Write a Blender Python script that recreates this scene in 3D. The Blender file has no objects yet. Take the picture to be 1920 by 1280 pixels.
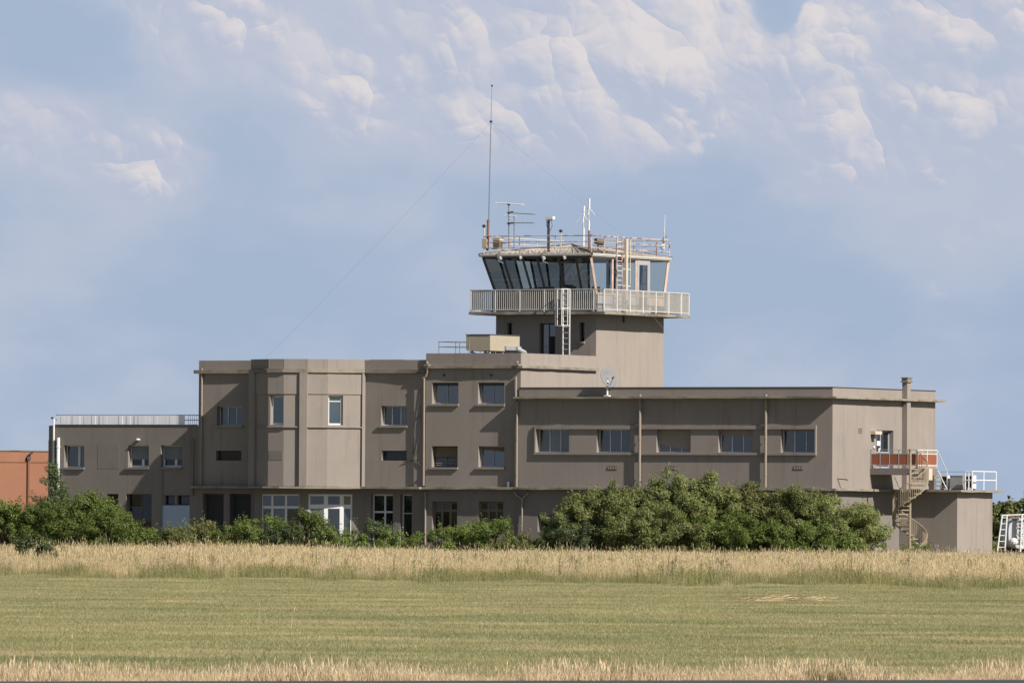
import bpy, math, random
import numpy as np
from mathutils import Vector, Matrix
R_ = math.radians
rnd = random.Random(7)
S = bpy.context.scene
COL = S.collection

# ------------------------------------------------------------------ camera
# X runs along the facade to the right, Y away from the field, Z up; origin = foot of the right wing's corner
FPX, DIST, TH, ROLL, EYE = 18000.0, 500.0, R_(28.5), 0.0065, 1.6
V0 = np.array([-math.sin(TH), math.cos(TH), 0.0]); R0 = np.array([math.cos(TH), math.sin(TH), 0.0])
U0 = np.array([0, 0, 1.0])
CAM = -V0 * DIST - R0 * 16.722; CAM[2] = EYE
PIT = math.atan(360 / FPX)
FW = V0 * math.cos(PIT) + U0 * math.sin(PIT); UP1 = U0 * math.cos(PIT) - V0 * math.sin(PIT)
UP = UP1 * math.cos(ROLL) - R0 * math.sin(ROLL); RT = R0 * math.cos(ROLL) + UP1 * math.sin(ROLL)
cd = bpy.data.cameras.new('camera'); cam = bpy.data.objects.new('camera', cd); COL.objects.link(cam)
cd.sensor_width = 36; cd.lens = 36 * FPX / 1920; cd.clip_start = 1; cd.clip_end = 60000
m = Matrix.Identity(4)
for i in range(3):
    m[i][0] = RT[i]; m[i][1] = UP[i]; m[i][2] = -FW[i]; m[i][3] = CAM[i]
cam.matrix_world = m
S.camera = cam

# ------------------------------------------------------------------ sun, exposure
SUN_A, SUN_E = R_(76.8), R_(37.0)          # azimuth from the facade's normal towards the right, elevation
SD = Vector((math.sin(SUN_A) * math.cos(SUN_E), -math.cos(SUN_A) * math.cos(SUN_E), math.sin(SUN_E)))
ld = bpy.data.lights.new('sun', 'SUN'); ld.energy = 5.0; ld.angle = R_(0.53); ld.color = (1.0, 0.94, 0.86)
sun = bpy.data.objects.new('sun', ld); COL.objects.link(sun)
sun.rotation_euler = SD.to_track_quat('Z', 'Y').to_euler(); sun.location = (60, -60, 80)
S.view_settings.view_transform = 'Standard'; S.view_settings.look = 'None'
S.view_settings.exposure = 0.3; S.view_settings.gamma = 1.0; S.view_settings.use_curve_mapping = False

# ------------------------------------------------------------------ node helper
class NT:
    def __init__(s, nt): s.nt = nt; s.n = nt.nodes; s.l = nt.links
    def node(s, t, **kw):
        n = s.n.new(t)
        for k, v in kw.items(): setattr(n, k, v)
        return n
    def put(s, sock, v):
        if isinstance(v, bpy.types.NodeSocket): s.l.new(v, sock)
        elif v is not None:
            if hasattr(sock.default_value, '__len__') and not hasattr(v, '__len__'): v = [v] * len(sock.default_value)
            if hasattr(sock.default_value, '__len__') and len(sock.default_value) == 4 and len(v) == 3: v = (*v, 1)
            sock.default_value = v
    def math(s, op, a, b=None, c=None, clamp=False):
        n = s.node('ShaderNodeMath', operation=op, use_clamp=clamp)
        for i, v in enumerate((a, b, c)):
            if v is not None: s.put(n.inputs[i], v)
        return n.outputs[0]
    def vmath(s, op, a, b=None, out=0):
        n = s.node('ShaderNodeVectorMath', operation=op)
        s.put(n.inputs[0], a)
        if b is not None:
            if op == 'SCALE': s.put(n.inputs[3], b)
            else: s.put(n.inputs[1], b)
        return n.outputs[out]
    def mix(s, f, a, b, blend='MIX'):
        n = s.node('ShaderNodeMix', data_type='RGBA', blend_type=blend)
        s.put(n.inputs[0], f); s.put(n.inputs[6], a); s.put(n.inputs[7], b)
        return n.outputs[2]
    def noise(s, vec, scale, detail=4, rough=.55, col=False):
        n = s.node('ShaderNodeTexNoise')
        s.put(n.inputs['Vector'], vec); n.inputs['Scale'].default_value = scale
        n.inputs['Detail'].default_value = detail; n.inputs['Roughness'].default_value = rough
        return n.outputs['Color' if col else 0]
    def smooth(s, x, lo, hi, a=0.0, b=1.0):
        n = s.node('ShaderNodeMapRange', interpolation_type='SMOOTHSTEP')
        s.put(n.inputs[0], x); s.put(n.inputs[1], lo); s.put(n.inputs[2], hi); s.put(n.inputs[3], a); s.put(n.inputs[4], b)
        return n.outputs[0]
    def scale(s, vec, xyz): return s.vmath('MULTIPLY', vec, xyz)

# ------------------------------------------------------------------ world: Nishita sky with a bank of cumulus
W = bpy.data.worlds.new('World'); S.world = W; W.use_nodes = True
t = NT(W.node_tree); t.n.clear()
sky = t.node('ShaderNodeTexSky', sky_type='NISHITA', sun_disc=False)
sky.sun_elevation = SUN_E; sky.sun_rotation = math.atan2(SD.x, SD.y)
sky.air_density = 1.0; sky.dust_density = 1.0; sky.ozone_density = 1.5; sky.altitude = 200
d = t.node('ShaderNodeTexCoord').outputs['Generated']
hyp = t.vmath('LENGTH', t.scale(d, (1, 1, 0)), out=1)
hyp = t.math('MAXIMUM', hyp, 0.02)
q = t.vmath('SCALE', d, t.math('DIVIDE', 180.0, hyp))            # 1 unit = 1/180 rad
u = t.vmath('DOT_PRODUCT', q, tuple(R0), out=1); fr = t.vmath('DOT_PRODUCT', q, tuple(V0), out=1)
el = t.node('ShaderNodeSeparateXYZ'); t.l.new(q, el.inputs[0]); v = el.outputs[2]
cmb = t.node('ShaderNodeCombineXYZ'); t.put(cmb.inputs[0], t.math('MULTIPLY', t.math('ARCTAN2', u, fr), 180.0)); t.l.new(v, cmb.inputs[1]); t_uv = cmb.outputs[0]
def nz(k, vec, scale, detail=0.0, rough=.5):
    n = k.node('ShaderNodeTexNoise', normalize=False, noise_dimensions='2D'); k.put(n.inputs['Vector'], vec)
    n.inputs['Scale'].default_value = scale; n.inputs['Detail'].default_value = detail; n.inputs['Roughness'].default_value = rough
    return n.outputs[0]
# cumulus height field: rounded puffs of several sizes with creases between them
g = bpy.data.node_groups.new('cloud_field', 'ShaderNodeTree')
g.interface.new_socket('P', in_out='INPUT', socket_type='NodeSocketVector')
g.interface.new_socket('H', in_out='OUTPUT', socket_type='NodeSocketFloat')
g.interface.new_socket('L', in_out='OUTPUT', socket_type='NodeSocketFloat')
gt = NT(g); gi = gt.node('NodeGroupInput'); go = gt.node('NodeGroupOutput'); P = gi.outputs[0]
H = gt.math('MULTIPLY', nz(gt, P, .45, 1.0, .5), .35); L = None
for sc_, a_, l_ in ((.46, .46, .58), (1.05, .32, .42), (2.3, .18, .24), (5.0, .10, .12)):
    vn = gt.node('ShaderNodeTexVoronoi', feature='F1', voronoi_dimensions='2D'); gt.l.new(P, vn.inputs['Vector']); vn.inputs['Scale'].default_value = sc_
    dd_ = vn.outputs['Distance']
    H = gt.math('ADD', H, gt.math('MULTIPLY', gt.math('SUBTRACT', .30, gt.math('MULTIPLY', dd_, dd_)), a_ * 1.7))
    # each puff is lit like a ball from the upper right
    e_ = gt.vmath('DOT_PRODUCT', gt.vmath('SUBTRACT', P, vn.outputs['Position']), (.58 * sc_ * l_, .81 * sc_ * l_, 0), out=1)
    e_ = gt.math('MULTIPLY', e_, gt.smooth(dd_, .30, .72, 1.25, .12))     # shading eases off towards the creases
    L = e_ if L is None else gt.math('ADD', L, e_)
gt.l.new(H, go.inputs[0]); gt.l.new(L, go.inputs[1])
def field(p):
    n = t.node('ShaderNodeGroup'); n.node_tree = g; t.l.new(p, n.inputs[0]); return n.outputs[0], n.outputs[1]
# where the banks stand
BL = [(1290, 60, 140, 105, .62, 1.0), (1340, 140, 90, 70, .40, 1.0), (1110, 110, 120, 85, .46, .7), (1020, 225, 170, 80, .48, .6), (1560, 100, 110, 100, .46, .6), (1820, 40, 150, 85, .46, .6),
      (1860, 205, 150, 55, .42, .7), (880, 105, 100, 85, .50, .75), (390, 70, 140, 90, .50, .7), (60, 235, 120, 75, .38, .6), (250, 305, 120, 65, .44, .7), (600, 150, 95, 75, .38, .55),
      (1580, 335, 160, 45, .42, .5), (1480, 220, 170, 55, .36, .3), (1800, 575, 95, 100, .34, .5), (640, 265, 110, 45, .26, .3), (1200, 275, 150, 38, .30, .35),
      (1450, 20, 45, 60, -.5, 0), (130, 90, 110, 90, -.25, 0), (740, 330, 170, 60, -.2, 0)]
acc = bri = None
for (x, y, rx, ry, a, w) in BL:
    cu, cv = (x - 960) / 100, (1000 + .0065 * (x - 960) - y) / 100
    dd = t.vmath('MULTIPLY', t.vmath('SUBTRACT', t_uv, (cu, cv, 0)), (100 / rx, 100 / ry, 0))
    r2 = t.vmath('DOT_PRODUCT', dd, dd, out=1)
    e = t.math('DIVIDE', a, t.math('ADD', 1.0, t.math('MULTIPLY', r2, r2)))
    acc = e if acc is None else t.math('ADD', acc, e)
    if w:       # upper right flanks of each bank are brighter, undersides duller
        m_ = t.math('ADD', w, t.vmath('DOT_PRODUCT', dd, (.35, .75, 0), out=1)); bri = t.math('MULTIPLY', e, m_) if bri is None else t.math('MULTIPLY_ADD', e, m_, bri)
lowf = nz(t, t.scale(t_uv, (1, 1.8, 1)), .16, 4.0, .55)
rise = t.smooth(v, 3.0, 9.5, -.60, -.26)                           # clouds thin out towards the horizon
far = t.smooth(v, 12, 28, 0.0, -.8)                                # and open up overhead
base = t.math('ADD', t.math('ADD', t.math('ADD', acc, rise), far), t.math('MULTIPLY', lowf, .22))
def warp(p, sc, amp):
    wv = t.node('ShaderNodeTexNoise', noise_dimensions='2D'); t.l.new(p, wv.inputs['Vector']); wv.inputs['Scale'].default_value = sc; wv.inputs['Detail'].default_value = 3
    return t.vmath('ADD', p, t.vmath('SCALE', t.vmath('SUBTRACT', wv.outputs['Color'], (.5, .5, .5)), amp))
pw = warp(warp(t_uv, .5, .8), 2.6, .16)
soft = t.smooth(nz(t, t_uv, .5, 2.0), -.25, .3, .13, .5)            # some edges crisp, some dissolving
HAZE, VEIL = (6.1, 7.65, 10.1), (8.1, 8.85, 10.8)
hz = t.smooth(v, 9, 26, 1.0, 0.0)                                  # pale blue haze low over the land, all round
bg_sky = t.mix(hz, sky.outputs[0], HAZE)
c_lit, c_dark = (12.0, 11.3, 11.4), (7.6, 8.45, 10.6)
out = bg_sky
for off, thr, op, gain in (((31.7, 7.3, 0), -.05, .65, .8), ((0, 0, 0), .05, .92, 1.25)):
    pp = t.vmath('ADD', pw, off)
    h0, l0 = field(pp)
    D0 = t.math('ADD', t.math('MULTIPLY', h0, .55), base)
    if off[0]:
        veil = t.math('MULTIPLY', t.smooth(t.math('ADD', base, t.math('MULTIPLY', lowf, .3)), -.80, .05), .95)
        out = t.mix(veil, out, VEIL)
    L1 = t.math('ADD', .20, t.math('MULTIPLY', l0, gain))
    L1 = t.math('ADD', L1, t.math('MULTIPLY', bri, .56), clamp=True)
    sf = t.math('MULTIPLY', soft, t.smooth(L1, .12, .6, 3.0, .75))      # lit heads are crisp, undersides dissolve
    dens = t.smooth(D0, t.math('SUBTRACT', thr, t.math('MULTIPLY', sf, .35)), t.math('ADD', thr, t.math('MULTIPLY', sf, .65)))
    out = t.mix(t.math('MULTIPLY', dens, op), out, t.mix(t.smooth(L1, .10, .95), c_dark, c_lit))
bgn = t.node('ShaderNodeBackground'); t.l.new(out, bgn.inputs[0]); bgn.inputs[1].default_value = 0.05
wo = t.node('ShaderNodeOutputWorld'); t.l.new(bgn.outputs[0], wo.inputs[0])
W.cycles.sampling_method = 'MANUAL'; W.cycles.sample_map_resolution = 256
C_ = S.cycles; C_.max_bounces = 5; C_.diffuse_bounces = 1; C_.glossy_bounces = 3; C_.transmission_bounces = 3; C_.transparent_max_bounces = 8

# ------------------------------------------------------------------ materials
MATS = {}
def new_mat(name):
    mt = bpy.data.materials.new(name); mt.use_nodes = True
    k = NT(mt.node_tree); k.n.clear()
    o = k.node('ShaderNodeOutputMaterial'); b = k.node('ShaderNodeBsdfPrincipled'); k.l.new(b.outputs[0], o.inputs[0])
    MATS[name] = mt
    return k, b, o
def M(name, rgb, rough=.8, var=.12, sc=1.5, fine=.06, streak=0.0, spec=.3, metal=0.0, bump=0.0, second=None, sec_sc=2.0, sec_lo=.5, sec_hi=.65):
    k, b, o = new_mat(name)
    p = k.node('ShaderNodeNewGeometry').outputs['Position']
    c = None
    n1 = k.noise(p, sc, 5, .6); n2 = k.noise(p, 14.0, 3, .6)
    f = k.math('ADD', k.math('MULTIPLY', k.math('SUBTRACT', n1, .5), var * 2.4), k.math('MULTIPLY', k.math('SUBTRACT', n2, .5), fine * 2.4))
    if streak:
        sn = k.noise(k.scale(p, (2.6, 2.6, .22)), 1.0, 5, .65)
        f = k.math('SUBTRACT', f, k.smooth(sn, .5, .8, 0, streak))
    f = k.math('ADD', f, 1.0)
    base = tuple(rgb)
    if second:
        base = k.mix(k.smooth(k.noise(p, sec_sc, 6, .65), sec_lo, sec_hi), rgb, second)
    col = k.vmath('SCALE', base if not isinstance(base, tuple) else k_rgb(k, base), f)
    k.l.new(col, b.inputs['Base Color'])
    b.inputs['Roughness'].default_value = rough; b.inputs['Specular IOR Level'].default_value = spec; b.inputs['Metallic'].default_value = metal
    if bump:
        bn = k.node('ShaderNodeBump'); bn.inputs['Strength'].default_value = bump; bn.inputs['Distance'].default_value = .02
        k.l.new(k.noise(p, 30.0, 4, .6), bn.inputs['Height']); k.l.new(bn.outputs[0], b.inputs['Normal'])
    return MATS[name]
def k_rgb(k, c):
    n = k.node('ShaderNodeCombineXYZ')
    for i in range(3): n.inputs[i].default_value = c[i]
    return n.outputs[0]
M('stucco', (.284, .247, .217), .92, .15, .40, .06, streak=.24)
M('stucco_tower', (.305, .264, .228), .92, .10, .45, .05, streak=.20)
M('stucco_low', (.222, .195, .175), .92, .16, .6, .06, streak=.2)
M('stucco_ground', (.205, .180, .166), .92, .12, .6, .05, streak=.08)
M('infill', (.214, .186, .166), .95, .16, 1.2, .08, bump=.4)
M('concrete', (.285, .25, .195), .95, .28, 1.6, .2, second=(.15, .13, .105), sec_sc=.7, sec_lo=.42, sec_hi=.68)
M('flashing', (.06, .06, .065), .6, .1)
M('white_metal', (.74, .72, .68), .5, .1, 2.0, .06)
M('white_paint', (.72, .72, .72), .5, .06, 2.0)
M('old_white', (.52, .50, .46), .6, .14, 2.5, .10, second=(.36, .2, .12), sec_sc=4.0, sec_lo=.66, sec_hi=.8)
M('rust', (.24, .12, .085), .8, .25, 4.0, .2)
M('rusty_rail', (.55, .47, .42), .7, .15, 3.0, .1, second=(.25, .11, .075), sec_sc=2.2, sec_lo=.47, sec_hi=.56)
M('salmon', (.58, .40, .30), .7, .12, 3.0, .1, second=(.66, .6, .54), sec_sc=3.0, sec_lo=.5, sec_hi=.7)
M('cream', (.55, .47, .37), .7, .1, 2.0, .05)
M('pipe', (.30, .25, .20), .75, .1, 2.0, .05, streak=.08)
M('dark_frame', (.075, .075, .08), .6, .1)
M('dark_metal', (.045, .045, .05), .5, .1)
M('black', (.015, .015, .017), .6, .1)
M('grey_metal', (.22, .23, .24), .5, .1, spec=.5)
M('galv', (.40, .41, .42), .45, .12, 3.0, metal=.3)
M('shutter', (.20, .215, .24), .7, .06)
M('blind', (.30, .25, .205), .85, .06)
M('brown_frame', (.16, .12, .085), .7, .12)
M('door_dark', (.035, .033, .034), .6, .1)
M('pale_blue', (.36, .45, .58), .6, .05)
M('roof_tile', (.40, .35, .30), .9, .2, 3.0, .15, second=(.22, .2, .18), sec_sc=1.6)
M('dark_roof_sheet', (.085, .083, .08), .95, .2)
M('orange_panel', (.285, .095, .052), .5, .18, 1.5, .08, spec=.3)
M('brick', (.32, .150, .092), .9, .12, .7, .08, streak=.05, bump=.3)
M('brick_line', (.22, .10, .06), .9, .1)
M('ac_box', (.40, .345, .255), .6, .08, 1.0, .05)
M('sheet', (.62, .64, .68), .5, .10, 1.2, .04)
M('cab_panel', (.36, .36, .37), .6, .15, 1.5, .1)
M('screen', (.92, .93, .96), .5, .05, 1.2, .03)
M('grey_dish', (.20, .20, .205), .6, .1)
M('ceiling', (.40, .38, .34), .8, .1)
M('asphalt', (.075, .07, .075), .9, .15, 3.0, .2, bump=.4)
M('stem', (.10, .075, .05), .9, .2, 6.0)
M('tread', (.33, .27, .19), .8, .14, 3.0, .1, second=(.2, .12, .07), sec_sc=3.0, sec_lo=.55, sec_hi=.7)
M('tank_white', (.62, .63, .65), .55, .08, 1.0, .04, streak=.2)
M('blue_grey', (.30, .34, .40), .6, .08)
M('red', (.55, .06, .03), .5, .1)
def glass(name, base, ior=1.9, rough=.03):
    k, b, o = new_mat(name)
    p = k.node('ShaderNodeNewGeometry').outputs['Position']
    n = k.noise(k.scale(p, (1, 1, .6)), 1.3, 3, .5)
    k.l.new(k.vmath('SCALE', k_rgb(k, base), k.math('ADD', .5, n)), b.inputs['Base Color'])
    b.inputs['Roughness'].default_value = rough; b.inputs['IOR'].default_value = ior
    bn = k.node('ShaderNodeBump'); bn.inputs['Strength'].default_value = .02; bn.inputs['Distance'].default_value = .05
    k.l.new(k.noise(p, 1.6, 2, .5), bn.inputs['Height']); k.l.new(bn.outputs[0], b.inputs['Normal'])
glass('glass', (.046, .048, .045), 1.8); glass('glass_b', (.12, .122, .115), 1.7); glass('glass_c', (.022, .024, .026), 1.8); glass('glass_blue', (.045, .062, .072), 2.0); glass('glass_dark', (.014, .014, .015), 1.5)
def cab_glass(name, tint, refl):
    k, b, o = new_mat(name); k.n.remove(b)
    tr = k.node('ShaderNodeBsdfTransparent'); tr.inputs[0].default_value = (*tint, 1)
    gl = k.node('ShaderNodeBsdfGlossy'); gl.inputs['Roughness'].default_value = .02; gl.inputs[0].default_value = (.9, .95, 1, 1)
    lw_ = k.node('ShaderNodeLayerWeight'); lw_.inputs[0].default_value = .25; fz_o = k.math('ADD', refl, k.math('MULTIPLY', lw_.outputs['Facing'], .25))
    mx = k.node('ShaderNodeMixShader'); k.l.new(fz_o, mx.inputs[0]); k.l.new(tr.outputs[0], mx.inputs[1]); k.l.new(gl.outputs[0], mx.inputs[2])
    k.l.new(mx.outputs[0], o.inputs[0])
cab_glass('cab_glass', (.80, .82, .79), .05); cab_glass('cab_glass_front', (.52, .53, .50), .05); cab_glass('cab_glass_dark', (.30, .305, .30), .06)
def leafy(name, c1, c2, c3, tl=.35, sc=1.2, dry=None):
    k, b, o = new_mat(name)
    p = k.node('ShaderNodeNewGeometry').outputs['Position']
    ro = k.node('ShaderNodeObjectInfo').outputs['Random']
    f1 = k.smooth(k.noise(p, sc, 4, .6), .35, .65); f2 = k.smooth(k.noise(p, 17.0, 2, .6), .45, .7)
    c = k.mix(f2, k.mix(f1, c1, c2), c3)
    if dry:
        c = k.mix(k.smooth(k.noise(k.scale(p, dry[1]), dry[2], 5, .6), dry[3], dry[4]), c, dry[0])
    c = k.vmath('SCALE', c, k.math('ADD', .8, k.math('MULTIPLY', ro, .4)))
    df = k.node('ShaderNodeBsdfDiffuse'); k.l.new(c, df.inputs[0])
    ts = k.node('ShaderNodeBsdfTranslucent'); k.l.new(k.vmath('MULTIPLY', c, (1.1, 1.15, .8)), ts.inputs[0])
    mx = k.node('ShaderNodeMixShader'); mx.inputs[0].default_value = tl
    k.l.new(df.outputs[0], mx.inputs[1]); k.l.new(ts.outputs[0], mx.inputs[2])
    gl = k.node('ShaderNodeBsdfGlossy'); gl.inputs['Roughness'].default_value = .45; gl.inputs[0].default_value = (.9, .9, .8, 1)
    m2 = k.node('ShaderNodeMixShader'); m2.inputs[0].default_value = .012
    k.l.new(mx.outputs[0], m2.inputs[1]); k.l.new(gl.outputs[0], m2.inputs[2]); k.l.new(m2.outputs[0], o.inputs[0])
    k.n.remove(b)
leafy('leaf', (.18, .225, .068), (.26, .28, .11), (.39, .39, .20), .45)
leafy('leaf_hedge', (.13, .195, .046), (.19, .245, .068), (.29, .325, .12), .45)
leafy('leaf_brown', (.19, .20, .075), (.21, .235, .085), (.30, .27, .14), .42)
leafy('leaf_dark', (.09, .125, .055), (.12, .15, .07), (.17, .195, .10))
leafy('grass_dry', (.60, .475, .295), (.73, .57, .36), (.79, .645, .44), .45, .12)
leafy('grass_seed', (.62, .45, .28), (.55, .40, .25), (.70, .53, .34), .3, .3)
leafy('grass_weed', (.19, .22, .085), (.32, .29, .135), (.44, .37, .19), .35, .4)
leafy('grass_mown', (.265, .285, .135), (.43, .39, .20), (.50, .445, .245), .40, .10, dry=((.62, .505, .305), (1, 1, 1), .22, .47, .70))
leafy('grass_kerb', (.62, .47, .30), (.70, .54, .36), (.78, .62, .44), .3, .8, dry=((.30, .24, .12), (1, 1, 1), .9, .56, .66))
leafy('straw', (.66, .48, .28), (.72, .54, .33), (.78, .62, .42), .25, 2.0)

# ------------------------------------------------------------------ picking helpers on real planes of the building
def ray(px, py): return FW * FPX + RT * (px - 960) - UP * (py - 640)
class Fr:
    """a vertical wall plane: origin o, direction u (to the right), outward normal n"""
    def __init__(s, ox, oy, ang):          # ang: outward normal, degrees from -Y towards +X
        s.o = np.array([ox, oy]); a = R_(ang); s.n = np.array([math.sin(a), -math.cos(a)]); s.u = np.array([math.cos(a), math.sin(a)]); s.ang = ang
    def pt(s, q, z, d=0.0):
        p = s.o + s.u * q + s.n * d; return (p[0], p[1], z)
    def pick(s, px, py, d=0.0):
        r = ray(px, py); o = s.o + s.n * d
        k = ((o - CAM[:2]) @ s.n) / (r[:2] @ s.n); p = CAM + r * k
        return float((p[:2] - s.o) @ s.u), float(p[2])
    def rect(s, x0, x1, y0, y1):
        a = s.pick(x0, (y0 + y1) / 2); b = s.pick(x1, (y0 + y1) / 2); xm = (x0 + x1) / 2
        return a[0], b[0], s.pick(xm, y1)[1], s.pick(xm, y0)[1]
def on_ground(px, py, z=0.0):
    r = ray(px, py); k = (z - CAM[2]) / r[2]; return CAM + r * k
def ab(a, b, z=0.0):                        # a metres to the right of the line of sight, b metres away
    p = CAM + R0 * a + V0 * b; return (float(p[0]), float(p[1]), z)
def at_depth(px, py, b):
    r = ray(px, py); k = b / (r @ V0); return CAM + r * k

# ------------------------------------------------------------------ mesh builder
class MB:
    def __init__(s): s.v = []; s.f = []
    def add(s, vs, fs):
        o = len(s.v); s.v += [tuple(map(float, p)) for p in vs]; s.f += [tuple(i + o for i in f) for f in fs]; return s
    HEX = [(0, 3, 2, 1), (4, 5, 6, 7), (0, 1, 5, 4), (1, 2, 6, 5), (2, 3, 7, 6), (3, 0, 4, 7)]
    def box(s, x0, x1, y0, y1, z0, z1):
        return s.add([(x0, y0, z0), (x1, y0, z0), (x1, y1, z0), (x0, y1, z0), (x0, y0, z1), (x1, y0, z1), (x1, y1, z1), (x0, y1, z1)], MB.HEX)
    def ob(s, fr, q0, q1, z0, z1, d0, d1):  # box in a wall's frame, d0 (inner) .. d1 (outer)
        return s.add([fr.pt(q0, z0, d1), fr.pt(q1, z0, d1), fr.pt(q1, z0, d0), fr.pt(q0, z0, d0),
                      fr.pt(q0, z1, d1), fr.pt(q1, z1, d1), fr.pt(q1, z1, d0), fr.pt(q0, z1, d0)], MB.HEX)
    def quad(s, a, b, c, d): return s.add([a, b, c, d], [(0, 1, 2, 3)])
    def tube(s, pts, r, n=6, caps=True):
        pts = [np.array(p, float) for p in pts]
        rs = r if hasattr(r, '__len__') else [r] * len(pts)
        o = len(s.v)
        t0 = pts[1] - pts[0]; ref = np.array([0, 0, 1.0]) if abs(t0[2]) < .9 * np.linalg.norm(t0) else np.array([1.0, 0, 0])
        for i, p in enumerate(pts):
            tg = pts[min(i + 1, len(pts) - 1)] - pts[max(i - 1, 0)]; tg /= np.linalg.norm(tg) + 1e-9
            e1 = np.cross(tg, ref); e1 /= np.linalg.norm(e1) + 1e-9; e2 = np.cross(tg, e1)
            for j in range(n):
                a = 2 * math.pi * j / n; s.v.append(tuple(p + rs[i] * (math.cos(a) * e1 + math.sin(a) * e2)))
        for i in range(len(pts) - 1):
            for j in range(n):
                s.f.append((o + i * n + j, o + i * n + (j + 1) % n, o + (i + 1) * n + (j + 1) % n, o + (i + 1) * n + j))
        if caps:
            s.f.append(tuple(o + j for j in range(n))[::-1]); s.f.append(tuple(o + (len(pts) - 1) * n + j for j in range(n)))
        return s
    def prism(s, poly, z0, z1):
        n = len(poly)
        return s.add([(x, y, z0) for x, y in poly] + [(x, y, z1) for x, y in poly],
                     [tuple(range(n))[::-1], tuple(range(n, 2 * n))] + [(i, (i + 1) % n, (i + 1) % n + n, i + n) for i in range(n)])
    def dome(s, c, rx, ry, rz, nu=10, nv=6):
        vs = []; fs = []
        for i in range(nv + 1):
            a = math.pi * i / nv
            for j in range(nu):
                b = 2 * math.pi * j / nu; vs.append((c[0] + rx * math.sin(a) * math.cos(b), c[1] + ry * math.sin(a) * math.sin(b), c[2] + rz * math.cos(a)))
        for i in range(nv):
            for j in range(nu): fs.append((i * nu + j, (i + 1) * nu + j, (i + 1) * nu + (j + 1) % nu, i * nu + (j + 1) % nu))
        return s.add(vs, fs)
    def build(s, name, mat, parent=None, smooth=False, origin=None):
        me = bpy.data.meshes.new(name)
        va = np.array(s.v)
        if origin is None:
            if parent is not None: origin = np.array(WL[parent.name])
            else: origin = np.array([*(va[:, :2].min(0) + va[:, :2].max(0)) / 2, va[:, 2].min()])
        origin = np.array(origin, float)
        me.from_pydata([tuple(p) for p in va - origin], [], s.f); me.materials.append(MATS[mat])
        if smooth: me.shade_smooth()
        o = bpy.data.objects.new(name, me); COL.objects.link(o)
        if parent is not None: o.parent = parent; o.location = origin - np.array(WL[parent.name])
        else: o.location = origin
        WL[o.name] = tuple(origin)
        return o
WL = {}
def tag(o, label=None, cat=None, group=None, kind=None):
    for k, val in (('label', label), ('category', cat), ('group', group), ('kind', kind)):
        if val: o[k] = val
    return o
def thing(name, loc, label, cat, group=None):
    o = bpy.data.objects.new(name, None); COL.objects.link(o); o.location = loc; WL[o.name] = tuple(map(float, loc)); o.empty_display_size = .3
    return tag(o, label, cat, group)
def piece(name, mesh, parent, loc, rotz=0.0, scale=None):
    o = bpy.data.objects.new(name, mesh); COL.objects.link(o)
    o.parent = parent; base = np.array(WL[parent.name]) if parent is not None else np.zeros(3)
    o.location = np.array(loc, float) - base; o.rotation_euler = (0, 0, rotz)
    if scale: o.scale = scale
    WL[o.name] = tuple(map(float, loc))
    return o
def mesh_of(mb, name, mat, smooth=False):
    me = bpy.data.meshes.new(name); me.from_pydata(mb.v, [], mb.f); me.materials.append(MATS[mat])
    if smooth: me.shade_smooth()
    return me

# ------------------------------------------------------------------ ground, field, runway
gm = MB(); gx = 9000
gm.quad((-gx, -gx, 0), (gx, -gx, 0), (gx, gx, 0), (-gx, gx, 0))
M('soil', (.17, .155, .085), .95, .25, .08, .15, second=(.22, .185, .10), sec_sc=.3)
tag(gm.build('ground', 'soil', origin=(0, 0, 0)), kind='structure')
def edge_run(a): return 104.05 + a * (106.45 - 100.69) / 11.0
def edge_tall(a): return 316.0 - a + 7 * math.sin(a * .71 + 1) + 5 * math.sin(a * 1.63 + 2) + 3.5 * math.sin(a * 3.3)
rw = MB(); n = 30
for i in range(n):
    a0 = -45 + 90 * i / n; a1 = -45 + 90 * (i + 1) / n
    rw.quad(ab(a0, edge_run(a0) - 32, .012), ab(a1, edge_run(a1) - 32, .012),
            ab(a1, edge_run(a1) + .12 * math.sin(a1 * 3.1), .012), ab(a0, edge_run(a0) + .12 * math.sin(a0 * 3.1), .012))
tag(rw.build('runway', 'asphalt'), kind='structure')

# ------------------------------------------------------------------ walls and windows
def wall(parent, fr, q0, q1, z0, z1, holes=(), mat='stucco', name='wall', deep=.34, thick=.36):
    qs = sorted({q0, q1, *[h[0] for h in holes], *[h[1] for h in holes]}); zs = sorted({z0, z1, *[h[2] for h in holes], *[h[3] for h in holes]})
    mb = MB()
    for i in range(len(qs) - 1):
        for j in range(len(zs) - 1):
            cq, cz = (qs[i] + qs[i + 1]) / 2, (zs[j] + zs[j + 1]) / 2
            if any(h[0] < cq < h[1] and h[2] < cz < h[3] for h in holes): continue
            mb.quad(fr.pt(qs[i], zs[j]), fr.pt(qs[i + 1], zs[j]), fr.pt(qs[i + 1], zs[j + 1]), fr.pt(qs[i], zs[j + 1]))
    for (a, b, c, e) in holes:
        for (A, B) in (((a, c), (b, c)), ((b, c), (b, e)), ((b, e), (a, e)), ((a, e), (a, c))):
            mb.quad(fr.pt(*A), fr.pt(*A, -deep), fr.pt(*B, -deep), fr.pt(*B))
    q0, q1, z1 = q0 + .005, q1 - .005, z1 - .004
    for (A, B) in (((q0, z0), (q0, z1)), ((q1, z1), (q1, z0)), ((q0, z1), (q1, z1))):
        mb.quad(fr.pt(*A, -.005), fr.pt(*A, -thick), fr.pt(*B, -thick), fr.pt(*B, -.005))
    return mb.build(name, mat, parent)
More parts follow.
